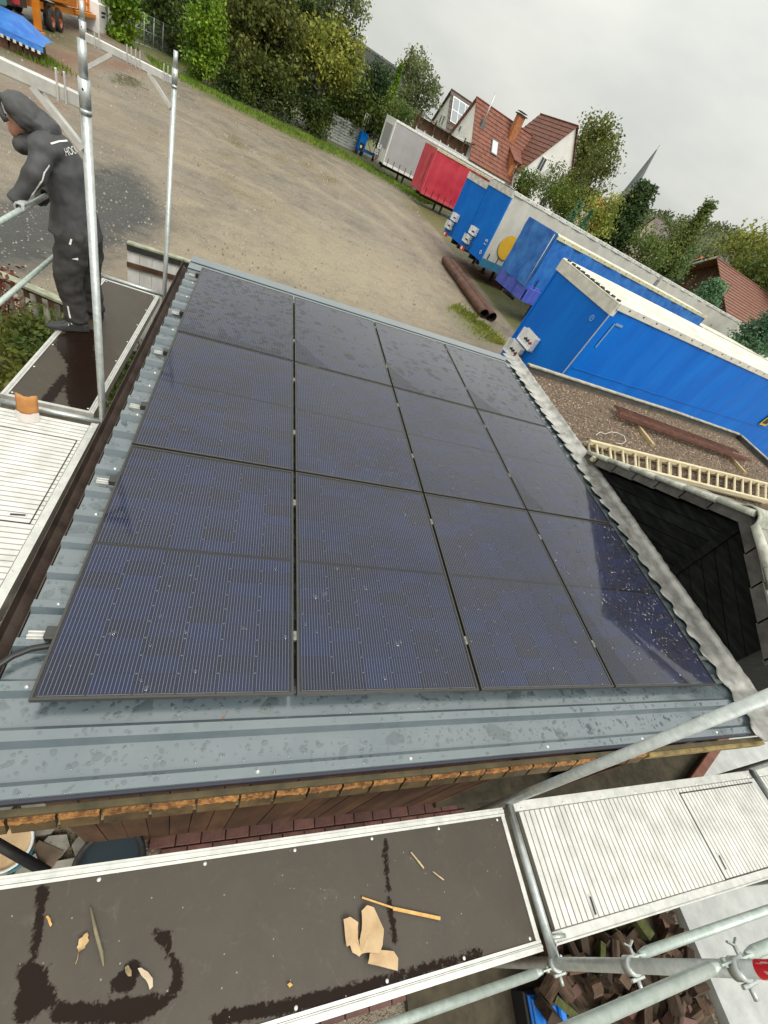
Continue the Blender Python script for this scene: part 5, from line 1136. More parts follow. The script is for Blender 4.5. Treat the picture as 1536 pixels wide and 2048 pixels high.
for v_ in bmx.verts:
    q = h0[0] + rt * v_.co.x + upv * v_.co.y; p, n_, i, d = bvh[jk.name].ray_cast(q + nb2 * .3, -nb2); v_.co = (p + n_ * .005) if p else q
bmx.to_mesh(tme); bmx.free(); link('back_print', tme, M['reflect'], W)
# ================================================================ trailers parked in a row
def txt(body, size, matl, parent, m4, name='marking'):
    cu = bpy.data.curves.new('t', 'FONT'); cu.body = body; cu.size = size; cu.resolution_u = 3; cu.extrude = .002
    to = bpy.data.objects.new('tmp', cu); col.objects.link(to); dg = bpy.context.evaluated_depsgraph_get(); me = bpy.data.meshes.new_from_object(to.evaluated_get(dg)); bpy.data.objects.remove(to)
    me.transform(m4); me.materials.clear(); return link(name, me, matl, parent)
def wheel(parent, x, y, r=.5, w=.3, rimm=None):
    m4 = Matrix.Translation((x, y, r)) @ Matrix.Rotation(R(90), 4, 'X')
    t_ = MB().lathe([(r * .56, -w / 2), (r * .9, -w / 2), (r, -w * .32), (r, w * .32), (r * .9, w / 2), (r * .56, w / 2)], n=24, m=m4)
    q = thing_part('wheel', parent); t_.build('tyre', M['rubber'], q)
    MB().lathe([(r * .56, w / 2), (r * .5, w * .3), (r * .42, w * .1), (r * .2, w * .12), (r * .18, w * .4), (0, w * .42)], n=20, m=m4).lathe([(r * .56, -w / 2), (r * .5, -w * .3), (0, -w * .2)], n=20, m=m4).build('rim', rimm or M['galv'], q)
def thing_part(name, parent):
    o = bpy.data.objects.new(name, None); col.objects.link(o); o.parent = parent; o.empty_display_size = .1; return o
def place(u, v, y):
    d = ray(u, v); t = (y - CAM[1]) / d[1]; p = CAM + d * t; return p[0], y, p[2]
def trailer(label, u, v, y, D, front, side, roofm, beam, L_=13.6, Wd=2.5, zb=1.05, fr_ribs=True, header=.34, wavy=.012, skirt=None, H=None, panels=True, brackets=True, lowbox=None, pos=None):
    x0, y0, zt = pos or place(u, v, y); g0 = gz(y); H = H or (zt - g0)
    t_ = thing('box_trailer', label, 'trailer', (x0, y0, g0), R(90 - D), group='trailers parked along the yard')
    W_ = Wd
    # front wall with vertical corrugation
    mb = MB(); n = 60 if fr_ribs else 8
    def fw(a, b_): yy = .04 + (W_ - .08) * a; return (-.012 + (.022 * (1 if (a * 15) % 1 < .5 else 0) if fr_ribs else .006 * hashn(yy * 3, b_ * 4)), yy, zb - .15 + (H - header - zb + .2) * b_)
    mb.grid(fw, n, 3 if fr_ribs else 10, smooth=not fr_ribs).build('front_wall', front, t_)
    MB().box((.02, .02, zb - .1), (.06, W_ - .02, H - .05)).build('front_core', M['steel_dark'], t_)
    for yy in (0, W_ - .07): MB().box((-.03, yy, zb - .2), (.05, yy + .07, H - header + .02)).build('corner_post', front, t_)
    if brackets:
        hdr = MB().box((-.05, -.01, H - header), (.08, W_ + .01, H - .07), None, .01).box((-.05, -.01, H - .07), (.34, W_ + .01, H - .03), None, .006).build('header_beam', beam, t_)
        for k in range(11): yy = .14 + (W_ - .3) * k / 10; MB().box((.02, yy, H - .032), (.14, yy + .05, H + .012)).build('roller_bracket', M['steel_dark'], hdr)
    else: MB().box((-.03, 0, H - header), (.06, W_, H - .02), None, .01).build('header_beam', beam, t_)
    # side curtains
    ns = 170
    def sc(a, b_):
        xx = .06 + (L_ - .12) * a; zz = zb + (H - .16 - zb) * b_
        return (xx, -.0 + wavy * (math.sin(xx * 5.2) * .5 + 1.4 * hashn(xx * 1.3, zz * .5, y)) + .008 * hashn(xx * 6, zz * 2, 3) * (1 if wavy else 0) + (.03 * math.exp(-((zz - H + .3) / .2) ** 2) * hashn(xx * 4, 1) if wavy else 0), zz)
    MB().grid(sc, ns, 14).build('side_curtain', side, t_)
    MB().grid(lambda a, b_: (.06 + (L_ - .12) * (1 - a), W_ - .0, zb + (H - .16 - zb) * b_), 4, 2).build('side_curtain', side, t_)
    MB().box((L_ - .06, .02, zb), (L_, W_ - .02, H - .05)).build('rear_doors', side, t_)
    for yy in (-.035, W_ - .045):
        r_ = MB().box((.0, yy, H - .18), (L_, yy + .08, H - .015), None, .012).build('roof_rail', beam, t_)
    for k in range(22): MB().box((.4 + k * .6, -.04, H - .10), (.45 + k * .6, -.034, H - .06)).build('rivet_plate', M['steel_dark'], t_)
    # tarpaulin roof sagging between bows
    def rf(a, b_):
        xx = L_ * a; return (xx, .03 + (W_ - .06) * b_, H - .03 - .07 * abs(math.sin(xx * math.pi / .68)) * math.sin(math.pi * b_) * .9 + .03 * math.sin(math.pi * b_) + .012 * hashn(xx * 2, b_ * 5))
    MB().grid(rf, 120, 8).build('roof_tarpaulin', roofm, t_)
    # lower body
    MB().box((.0, -.005, zb - .2), (L_, .06, zb + .02), None, .008).build('sill_rail', skirt or front, t_); MB().box((.0, W_ - .06, zb - .2), (L_, W_, zb + .02)).build('sill_rail', skirt or front, t_)
    for k in range(20): MB().box((.35 + k * .66, -.022, zb - .22), (.40 + k * .66, -.006, zb + .36)).build('curtain_strap', M['steel_dark'], t_)
    MB().box((.1, .06, zb - .1), (L_ - .1, W_ - .06, zb)).build('floor', M['steel_dark'], t_)
    for yy in (.75, 1.6): MB().box((.3, yy, max(.05, zb - .45)), (L_ - .2, yy + .15, zb - .02)).build('chassis_beam', M['steel_dark'], t_)
    for k in range(3):
        MB().tube([(L_ - 4.6 + k * 1.3, .3, .5), (L_ - 4.6 + k * 1.3, W_ - .3, .5)], .07, 8).build('axle', M['steel_dark'], t_)
        for yy in (.22, W_ - .22): wheel(t_, L_ - 4.6 + k * 1.3, yy)
    for yy in (.55, W_ - .55):
        q = MB().box((2.6, yy - .06, .05), (2.75, yy + .06, zb - .1)).box((2.5, yy - .14, .0), (2.85, yy + .14, .05)).build('landing_leg', M['steel_dark'], t_) if zb > .5 else None
    if panels:
        for k, (yy, zz) in enumerate(((1.75, max(zb, 1.05) + .62), (2.02, max(zb, 1.05) + .12))):
            q = MB().box((-.22, yy - .34, zz), (-.03, yy + .34, zz + .03)).box((-.05, yy - .34, zz), (-.03, yy + .34, zz + .40)).box((-.22, yy - .34, zz), (-.03, yy - .32, zz + .38)).box((-.22, yy + .32, zz), (-.03, yy + .34, zz + .38)).build('coupling_panel', M['white'], t_)
            for s in (-.12, .03, .15): MB().tube([(-.05, yy + s, zz + .16), (-.13, yy + s, zz + .14)], .035, 8).build('coupling', mat('coupling_red', (.3, .02, .02), .5) if s == -.12 else M['black'], q)
        MB().tube([(-.12 , 1.62 + .26 * math.cos(a), max(zb, 1.05) + .1 + .26 * math.sin(a)) for a in [k * math.pi / 8 for k in range(17)]], .02, 8).build('coiled_hose', M['black'], t_)
        MB().box((-.06, 1.9, max(zb, 1.05) - .32), (-.031, 2.45, max(zb, 1.05) - .1)).build('number_plate_bracket', mat('red_marker', (.5, .03, .03), .5), t_); MB().box((-.068, 2.15, max(zb, 1.05) - .28), (-.061, 2.35, max(zb, 1.05) - .14)).build('marker_plate', M['white'], t_)
    return t_, H
silver = mat('pale_grey_beam', (.50, .52, .51), .5, 0, (.62, .64, .62), 4)
tn, Hn = trailer('large blue curtain trailer nearest the gravel roofed garage', 1232, 597, 8.75, 80, M['blue_pvc'], M['blue_pvc'], M['cream_pvc'], mat('cream_beam', (.55, .53, .46), .6, 0, (.72, .70, .62), 5), fr_ribs=False, wavy=.012, zb=.3, L_=18.5)
MB().box((-.06, -.012, Hn - 3.0), (-.04, .012, Hn - .34)).build('corner_strip', mat('silver_strip', (.6, .62, .64), .3, .6), tn)
mk = Matrix.Translation((-.035, .40, Hn - .62)) @ Matrix.Rotation(R(-90), 4, 'Z') @ Matrix.Rotation(R(90), 4, 'X')
wm = mat('white_print', (.72, .76, .80), .5); lb = mat('light_blue_print', (.15, .42, .75), .5)
em = MB().lathe([(.055, 0), (.075, 0)], n=16, m=mk); [em.box((.028 * math.cos(a) - .012, .028 * math.sin(a) - .012, 0), (.028 * math.cos(a) + .012, .028 * math.sin(a) + .012, .002), mk) for a in (0, 1.57, 3.14, 4.71)]; em.build('round_emblem', lb, tn)
MB().box((.28, -.022, Hn - 1.1), (.33, -.012, Hn - .45)).box((.34, -.022, Hn - .48), (.62, -.012, Hn - .42)).build('faded_print', mat('faded_grey_print', (.18, .32, .52), .5), tn)
MB().box((-.04, .10, 1.52), (-.028, .32, 1.60)).build('yellow_sticker', M['yellow'], tn)
px_ = aty(1562, 862, 9.9); lw = Matrix.Rotation(-R(10), 4, 'Z') @ (Vector(px_) - Vector(tn.location)); MB().box((lw.x - .1, -.06, lw.z - .22), (lw.x + .5, -.045, lw.z + .25)).build('yellow_plate', M['yellow'], tn); MB().box((lw.x - .02, -.063, lw.z - .14), (lw.x + .4, -.06, lw.z + .17)).build('plate_print', M['steel_dark'], tn)
tn.rotation_euler = (R(3), 0, R(10))
seam = mat('pale_blue_seam', (.004, .175, .62), .4)
for zz in (1.25, 2.15): MB().box((.1, -.034, zz), (18.4, -.026, zz + .018)).build('curtain_seam', seam, tn)
# tarp trailer
tt, Ht = trailer('old blue tarpaulin trailer with violet drop sides behind the near blue one', 1117.5, 470, 19.3, 80, M['blue_old'], M['blue_old'], M['cream_pvc'], mat('yellowed_cream_edge', (.50, .46, .28), .65, 0, (.66, .62, .44), 3), fr_ribs=False, header=.02, wavy=.05, zb=1.75, panels=False, brackets=False, skirt=M['violet_blue'])
MB().grid(lambda a, b_: (-.05 - .05 * hashn(a * 5, b_ * 4, 2) - .10 * (1 - b_) * abs(math.sin(a * 7)), .03 + 2.44 * a, 1.62 + (Ht - 1.6) * b_), 22, 16).build('loose_sheet', M['blue_old'], tt)
for k in range(3): MB().box((-.06, .03 + k * .83, 1.02), (-.01, .83 + k * .83, 1.68), None, .012).build('drop_board', M['violet_blue'], tt)
for k in range(16): MB().box((.05 + k * .85, -.05, 1.02), (.86 + k * .85, -.0, 1.68), None, .012).build('drop_board', M['violet_blue'], tt)
MB().beam((-.3, 1.2, .95), (.6, 1.2, .75), .12, .14).build('drawbar', M['steel_dark'], tt)
MB().tube([(-.12, .14, 1.72), (-.12, .12, Ht - .05)], .018, 6).build('tension_rope', M['offwhite'], tt)
# blue front, beige side
t2, H2 = trailer('blue fronted trailer with beige curtain and ochre disc', 1031, 381, 24.1, 80, M['blue_paint'], M['beige_pvc'], M['cream_pvc'], M['offwhite'], zb=1.2, wavy=.03)
m4 = Matrix.Translation((1.25, -.065, 2.15)) @ Matrix.Rotation(R(90), 4, 'X'); MB().lathe([(0, 0), (.6, 0), (.6, -.004)], n=36, m=m4, smooth=False).build('ochre_disc', M['ochre'], t2)
m4 = Matrix.Translation((-.045, .14, 1.75)) @ Matrix.Rotation(R(-90), 4, 'Z') @ Matrix.Rotation(R(90), 4, 'X') @ Matrix.Rotation(R(90), 4, 'Z')
txt('15', .36, wm, t2, m4, 'white_number'); m5 = Matrix.Translation((-.045, .28, 1.42)) @ Matrix.Rotation(R(-90), 4, 'Z') @ Matrix.Rotation(R(90), 4, 'X'); MB().lathe([(.06, 0), (.1, 0)], n=16, m=m5).build('white_ring', wm, t2)
MB().box((.02, -.03, .85), (13.5, -.01, 1.25)).build('side_boards', mat('teal_blue_boards', (.03, .16, .26), .5, 0, (.06, .22, .34), 4), t2)
xb, yb, zb3 = place(1031, 381, 24.1)
trailer('second beige curtain trailer parked end to end behind the ochre disc one', 0, 0, 26.55, 80, M['offwhite'], M['beige_pvc'], M['cream_pvc'], M['offwhite'], zb=1.2, wavy=.03, fr_ribs=False, panels=False, pos=(xb + 13.8, 26.55, zb3))
xb, yb, zb3 = place(1117.5, 470, 19.3)
trailer('second blue tarpaulin trailer parked end to end behind the old one', 0, 0, 21.75, 80, M['blue_old'], M['blue_old'], M['cream_pvc'], M['cream_pvc'], zb=1.2, wavy=.03, fr_ribs=False, panels=False, header=.1, brackets=False, pos=(xb + 13.8, 21.75, zb3 - .55))
t1, H1 = trailer('blue fronted trailer standing tight behind the beige curtained one', 980, 365, 26.78, 80, M['blue_paint'], M['blue_paint'], M['cream_pvc'], M['offwhite'], zb=1.1)
tr_, Hr = trailer('red curtain trailer between the white trailer and the blue ones', 876, 295, 42.4, 80, mat('pale_red_front', (.50, .05, .075), .5, 0, (.60, .10, .12), 1.5), M['red_pvc'], M['cream_pvc'], mat('stained_cream_rail', (.42, .36, .2), .7, 0, (.62, .57, .40), 5), fr_ribs=False, header=.1, brackets=False, panels=False, wavy=.02)
MB().box((-.06, .55, Hr - 2.6), (-.03, .60, Hr - .5)).build('door_bar', M['red_pvc'], tr_)
tw, Hw = trailer('white fronted trailer with pale grey curtain at the far end of the row', 794.3, 238.5, 49.5, 78, M['white'], M['grey_pvc'], mat('white_roof_sheet', (.7, .7, .66), .6), M['white'], fr_ribs=False, header=.16, brackets=False, wavy=.004)
MB().box((-.05, .35, 1.9), (-.03, 2.1, Hw - .5)).build('front_panel', M['grey_pvc'], tw)
# rusty pipes lying before the trailers
pa, pb = gp(893, 530), gp(972, 640)
for k, s in enumerate((-.23, .23)):
    d = (pb - pa) / np.linalg.norm(pb - pa); nrm = np.array([d[1], -d[0], 0]); a, b_ = pa + nrm * s * 1.0, pb + nrm * s; r_ = .21
    root = thing('steel_pipe', ['rusty steel pipe on the yard side of the pair', 'rusty steel pipe on the trailer side of the pair'][k], 'pipe', (a[0], a[1], gz(a[1])), group='rusty pipes in front of the trailers')
    n = 22; pts = [Vector(a) + Vector((b_ - a)) * (i / n) for i in range(n + 1)]; pts = [Vector((p.x, p.y, gz(p.y) + r_)) for p in pts]
    MB().tube(pts, r_, 18, caps=False).build('pipe_wall', M['rust'], root, True); MB().tube(pts, r_ - .025, 18, caps=False).build('pipe_bore', M['steel_dark'], root, True)
    for i in (8, 15): MB().tube([pts[i] - (pts[1] - pts[0]) * .05, pts[i] + (pts[1] - pts[0]) * .05], r_ + .012, 18, caps=False).build('weld_seam', M['rust'], root, True)

# ================================================================ far side of the yard
# zinc panel wall
za, zc = gp(655, 278), gp(713, 306); zd = Vector(zc - za); zd.z = 0; zl = zd.length; zd.normalize(); rzw = math.atan2(zd.y, zd.x)
zw = thing('zinc_panel_wall', 'pale corrugated metal wall panel standing on the grass verge', 'panel', (za[0], za[1], gz(za[1])), rzw)
zh = float(CAM[2] + np.hypot(*(za[:2] - CAM[:2])) * ray(668, 226)[2] / np.hypot(*ray(668, 226)[:2])) - gz(za[1])
for k in range(9): MB().box((.0, -.03 - .02 * (k % 2), k * zh / 9 + .02), (zl, 0, (k + .9) * zh / 9), None, .01).build('metal_plank', M['corr'], zw)
for s in (0, .48, 1.0): MB().box((s * zl - .05, -.09, -.05), (s * zl + .05, .03, zh + .12)).build('post', M['corr'], zw)
# blue machine beside it
bm_ = atd(722, 290, 58); q = thing('blue_machine', 'small blue machine with a tall tubular rack beside the metal panel', 'machine', (bm_[0], bm_[1], gz(bm_[1])), R(25)); q.scale = (.8, .8, .72)
MB().box((-.5, -.3, .5), (.5, .4, 2.6), None, .04).build('cabinet', M['blue_paint'], q); MB().box((-.42, -.33, .6), (.3, -.3, 1.5)).build('panel', M['steel_dark'], q); MB().box((-.3, -.36, .9), (-.05, -.33, 1.2)).build('lamp', M['white'], q)
for x in (-.35, 0, .3): MB().tube([(x, .3, 2.6), (x, .3, 4.6)], .035, 8).build('rack_tube', M['alu'], q)
for z in (3.4, 4.6): MB().tube([(-.35, .3, z), (.3, .3, z)], .035, 8).build('rack_tube', M['alu'], q)
for s in (-.4, .4): MB().box((s - .08, -.2, 0), (s + .08, .3, .5)).build('foot', M['steel_dark'], q)
MB().box((.5, -.1, .6), (4.2, .3, .85)).build('loading_arm', M['blue_paint'], q); MB().box((.5, -.12, .85), (4.2, .32, .95)).build('arm_plank', M['rust_beam'], q); MB().tube([(.4, .1, 2.5), (1.8, .1, .9)], .04, 6).build('stay', M['timber'], q)
# bar gate leaning at the red trailer
ga_ = gp(806, 362); q = thing('bar_gate', 'grey metal bar gate leaning at the front of the red trailer', 'gate', (ga_[0] + .3, ga_[1] - 3.5, gz(ga_[1] - 3.5)), R(15))
for k in range(8): MB().tube([(k * .22, 0, .1), (k * .22, .35, 1.7)], .022, 6).build('bar', M['galv'], q)
for z in (.15, 1.65): MB().tube([(0, (z - .1) * .22, z), (1.54, (z - .1) * .22, z)], .03, 6).build('rail', M['galv'], q)
# blue covered heap
hp = gp(-8, 92); q = thing('covered_heap', 'low heap covered by a blue tarpaulin with pale fringe at the left edge', 'heap', (hp[0], hp[1], gz(hp[1])), R(8))
MB().grid(lambda a, b_: (-3.0 + 4.6 * a, .2 + 2.6 * b_, .62 + .55 * math.sin(math.pi * min(1, b_ * .9 + .0)) * (1 if a < .8 else (1 - a) / .2 * .8 + .2) + .06 * hashn(a * 9, b_ * 5)), 24, 10).build('tarpaulin', M['blue_old'], q)
MB().grid(lambda a, b_: (-3.0 + 4.6 * a, .2 - .05 * b_ + .03 * math.sin(a * 40), .64 - .0 * b_ + .0 - .2 * b_), 40, 2).build('tarpaulin_skirt', M['blue_old'], q)
for k in range(22): MB().box((-2.9 + k * .205, .12, .36), (-2.8 + k * .205, .15, .46)).build('fringe', M['cream_pvc'], q)
for k in range(9): MB().box((-2.8 + k * .46, .3, .0), (-2.4 + k * .46, 2.4, .42)).build('timber_stack', M['rust'], q)

# ---------------------------------------------------------------- orange drilling truck
tp = gp(112, 68); q = thing('orange_truck', 'orange machine truck with rust orange rims at the far left of the yard', 'truck', (tp[0], tp[1], gz(tp[1])), R(92))
# local X along the truck (away), local -Y faces the camera side
op_ = M['orange_paint']; rimo = mat('orange_rim', (.42, .10, .03), .5, 0, (.2, .06, .03), 8)
MB().box((-7, .25, .85), (11.8, .5, 1.12)).box((-7, 2.0, .85), (11.8, 2.25, 1.12)).build('chassis', op_, q)
MB().box((-3.6, .02, 1.3), (2.6, 2.45, 4.2), None, .04).build('engine_housing', op_, q); MB().box((2.7, .05, 1.25), (4.6, 2.4, 2.9), None, .03).build('side_box', mat('dull_orange', (.50, .15, .02), .5, 0, (.6, .2, .03), 3), q)
for k in range(3): MB().box((-3.5 + k * 2.0, -.01, 1.5), (-1.65 + k * 2.0, .018, 3.9), None, .01).build('panel_door', op_, q)
MB().box((-10.5, 0, .7), (-6.5, 2.45, 3.2), None, .1).build('cab', mat('teal_cab', (.10, .25, .26), .5), q); MB().box((-6.4, .1, .8), (-3.7, .8, 1.4)).build('fuel_tank', M['steel_dark'], q); MB().box((-5.6, .0, .9), (-4.9, .1, 1.9)).build('red_tank', M['red_pvc'], q)
for x in (0, 1.35): wheel(q, x, .25, .52, .34, rimo); wheel(q, x, 2.2, .52, .34, rimo)
wheel(q, -8.4, .25, .52, .34, rimo)
MB().box((-.7, .1, 1.08), (.62, .5, 1.16)).box((-.78, .1, .7), (-.70, .5, 1.1)).build('mudguard', M['steel_dark'], q)
MB().box((-3.2, -.22, .15), (-2.9, .05, 2.2)).box((-3.35, -.32, 0), (-2.75, .15, .1)).build('outrigger_leg', op_, q)
MB().box((4.6, .1, .95), (11.9, 2.4, 1.12)).build('platform', op_, q)
for x, y in ((6.0, .3), (7.4, .3), (8.2, .3), (7.4, 1.9), (8.2, 1.9)): MB().box((x - .06, y - .06, 1.1), (x + .06, y + .06, 5.2)).build('mast_post', op_, q)
for k in range(6): MB().box((7.4, .27, 1.5 + k * .6), (8.2, .33, 1.58 + k * .6)).build('mast_rung', op_, q)
for z in (1.5, 2.0): MB().tube([(4.8, .15, z), (7.2, .15, z)], .03, 6).build('hand_rail', op_, q)
wb = MB().box((9.2, -.1, .15), (11.6, 1.2, 1.75), None, .02).build('white_cabinet', M['white'], q)
for k, ww in enumerate((1.2, 1.0)):
    for s in range(8): MB().box((9.75 + s * ww / 8, -.112, 1.3 - k * .2), (9.75 + (s + .75) * ww / 8, -.104, 1.41 - k * .2)).build('print_dash', M['steel_dark'], wb)
for s in range(6): MB().box((9.25 + s * .4, -.115, .18), (9.42 + s * .4, -.105, .32)).build('warning_stripe', mat('warning_red', (.5, .05, .03), .5) if s % 2 else op_, wb)
MB().box((10.2, .2, 1.75), (10.9, .8, 2.0)).build('cap_box', M['white'], wb)
# chain-link fence
fa_, fb_ = gp(255, 86), gp(350, 118); cf = thing('mesh_fence', 'thin wire mesh fence with slim posts along the far verge', 'fence', (fa_[0], fa_[1] + 2, gz(fa_[1])))
fa_, fb_ = Vector(fa_) + Vector((0, 2, 0)), Vector(fb_) + Vector((0, 2, 0)); fa_.z = fb_.z = gz(fa_.y)
for k in range(6): p = fa_.lerp(fb_, k / 5); MB().tube([p, p + Vector((0, 0, 2.0))], .035, 6).build('post', M['galv_green'], cf, True)
for z in (.1, 1.0, 1.95): MB().tube([fa_ + Vector((0, 0, z)), fb_ + Vector((0, 0, z))], .018, 5).build('wire', M['galv_green'], cf, True)
ms = MB(); L_ = (fb_ - fa_).length; dd = (fb_ - fa_).normalized()
for k in range(int(L_ / .12)): s = k * .12; ms.beam(fa_ + dd * s + Vector((0, 0, .1)), fa_ + dd * s + Vector((0, 0, 1.95)), .006, .006)
ms.build('wire_mesh', M['galv_green'], cf, True)['kind'] = 'stuff'
# ================================================================ houses
def house(name, label, cat, u, v, d, psi, ln, hw, rise, wallm, roofm, eave=None, over=.35, courses=14, courses_on=(1, -1), gable_over=.3, gablem=None, wh=None):
    ap = atd(u, v, d); g0 = gz(ap[1]); zt = ap[2] - g0; ze = zt - rise
    t_ = thing(name, label, cat, (ap[0], ap[1], g0), R(90 - psi))
    # local x along the ridge away from the visible gable
    prof = [(-hw, 0), (hw, 0), (hw, ze), (0, zt - .12), (-hw, ze)]
    vs = [(.0, y, z) for y, z in prof] + [(ln, y, z) for y, z in prof]
    MB().add(vs, [(0, 4, 3, 2, 1), (5, 6, 7, 8, 9), (0, 1, 6, 5), (1, 2, 7, 6), (4, 0, 5, 9)]).build('wall', wallm, t_)
    if gablem: MB().add([(-.03, y, z) for y, z in ((-hw + .05, ze), (hw - .05, ze), (0, zt - .2))], [(0, 1, 2)]).build('gable_cladding', gablem, t_)
    rf = thing_part('roof', t_)
    for sgn in (1, -1):
        A = Vector((0, zt)); B = Vector((sgn * (hw + over), ze - over * rise / hw)); dv = B - A; n = courses
        for k in range(n):
            a, b_ = A + dv * (k / n), A + dv * ((k + 1.08) / n); up_ = Vector((-dv.y, dv.x)).normalized() * (1 if sgn > 0 else -1)
            if up_.y < 0: up_ = -up_
            lo, hi = a + up_ * .02, b_ + up_ * .075
            vs = []
            for x in (-gable_over, ln + gable_over): vs += [(x, lo.x, lo.y), (x, hi.x, hi.y), (x, b_.x, b_.y), (x, a.x, a.y)]
            MB().add(vs, [(0, 1, 5, 4), (1, 2, 6, 5), (0, 3, 2, 1), (4, 5, 6, 7), (3, 7, 6, 2)]).build('tile_course', roofm, rf)
    MB().box((-gable_over, -.12, zt - .02), (ln + gable_over, .12, zt + .1), None, .04).build('ridge_cap', roofm, rf)
    return t_, zt, ze, rf
def window(parent, m4, w, h, panes=(2, 1), fm=None):
    f = MB().box((-w / 2, -.04, 0), (w / 2, .04, h), m4).build('window', fm or M['white'], parent)
    nx, nz = panes
    for i in range(nx):
        for j in range(nz):
            MB().box((-w / 2 + .06 + i * (w - .06) / nx, -.05, .06 + j * (h - .06) / nz), (-w / 2 + (i + 1) * (w - .06) / nx, -.042, (j + 1) * (h - .06) / nz), m4).build('pane', M['glass'], f)
    return f
# house with red brown roof, dormer and chimney
hA, zA, eA, rA = house('red_roofed_house', 'white house with red brown tiled roof, dormer and brick chimney', 'house', 957, 197, 66, 79, 9.6, 3.6, 4.5, M['render'], M['red_tile'])
sl = Matrix.Rotation(0, 4, 'X')
def on_slope(x, frac, zt, ze, hw, sgn=-1): y = sgn * hw * frac; return Vector((x, y, zt - (zt - ze) * frac))
chm = mat('orange_brick_chimney', (.30, .10, .035), .8, 0, (.46, .19, .08), 6, bump=.2)
c_ = on_slope(5.4, .30, zA, eA, 3.6); ch = MB().box((c_.x - .45, c_.y - .35, c_.z - .6), (c_.x + .45, c_.y + .35, zA + .75)).build('chimney', chm, rA)
MB().box((c_.x - .6, c_.y - .5, zA + .75), (c_.x + .6, c_.y + .5, zA + .85)).box((c_.x - .5, c_.y - .4, zA + 1.0), (c_.x + .5, c_.y + .4, zA + 1.06)).build('chimney_cap', M['steel_dark'], ch)
c_ = on_slope(.9, .42, zA, eA, 3.6); MB().tube([c_ - Vector((0, 0, .3)), c_ + Vector((0, 0, 2.9))], .09, 8).build('flue_pipe', M['galv'], rA); MB().box((c_.x - .25, c_.y - .2, c_.z - .3), (c_.x + .25, c_.y + .2, c_.z + .5)).build('flue_base', M['slate'], rA)
ang = math.atan2(zA - eA, 3.6)
def roofwin(x, frac, w, h):
    c_ = on_slope(x, frac, zA, eA, 3.6); m4 = Matrix.Translation(c_) @ Matrix.Rotation(-(math.pi / 2 - ang) , 4, 'X') @ Matrix.Translation((0, -.12, -h / 2))
    f = MB().box((-w / 2, -.06, 0), (w / 2, .08, h), m4).build('roof_window', M['slate'], rA); MB().box((-w / 2 + .09, -.075, .1), (w / 2 - .09, -.06, h - .1), m4).build('pane', mat('bright_skylight', (.55, .58, .62), .15), f)
roofwin(3.0, .66, .95, 1.5)
dm = thing_part('dormer', hA); c_ = on_slope(6.6, .75, zA, eA, 3.6)
MB().add([(c_.x - 1.15, c_.y - .9, c_.z - 1.0), (c_.x + 1.15, c_.y - .9, c_.z - 1.0), (c_.x + 1.15, c_.y - .9, c_.z + .45), (c_.x - 1.15, c_.y - .9, c_.z + .45), (c_.x - 1.15, c_.y + 1.3, c_.z + 1.3), (c_.x + 1.15, c_.y + 1.3, c_.z + 1.3), (c_.x - 1.15, c_.y + 1.3, c_.z), (c_.x + 1.15, c_.y + 1.3, c_.z)], [(0, 1, 2, 3), (3, 2, 5, 4), (0, 3, 4, 6), (1, 7, 5, 2)]).build('dormer_cheek', chm, dm)
MB().beam((c_.x - 1.3, c_.y + .15, c_.z + .95), (c_.x + 1.3, c_.y + .15, c_.z + .95), 2.9, .1, up=(0, -math.sin(.37), math.cos(.37))).build('dormer_roof', M['red_tile'], dm)
window(dm, Matrix.Translation((c_.x, c_.y - .93, c_.z - .7)), 1.0, 1.05)
# gable door, balcony and awning on the left
gm = Matrix.Rotation(R(-90), 4, 'Z'); window(hA, Matrix.Translation((-.04, -1.2, 3.2)) @ gm, 1.1, 2.1, (1, 1)); window(hA, Matrix.Translation((-.04, 1.3, 5.9)) @ gm, .5, .6, (1, 1))
bal = thing_part('balcony', hA); zb_ = eA - 1.4
MB().box((-7.5, -3.6, zb_ - .2), (0, 3.4, zb_)).build('slab', M['render'], bal)
for k in range(7): MB().box((-7.4 + k * 1.05, -3.64, zb_ + .1), (-6.45 + k * 1.05, -3.58, zb_ + 1.0)).build('railing_panel', mat('pale_railing_panel', (.55, .56, .55), .6), bal)
for k in range(8): MB().tube([(-7.45 + k * 1.05, -3.62, zb_), (-7.45 + k * 1.05, -3.62, zb_ + 1.15)], .04, 6).build('railing_post', M['galv'], bal)
for k in range(4): MB().box((-7.2 + k * 2, -2.9, zb_), (-7.08 + k * 2, -2.78, zb_ + 2.4)).build('pergola_post', M['oldwood'], bal)
MB().box((-7.4, -2.4, zb_), (-.1, -2.3, zb_ + 2.0)).build('screen', M['oldwood'], bal)
MB().grid(lambda a, b_: (-7.2 + 7.4 * a, -3.1 + 2.2 * b_, zb_ + 2.35 - .5 * math.sin(math.pi * a) * .6), 12, 3).build('awning', M['cream_pvc'], bal)
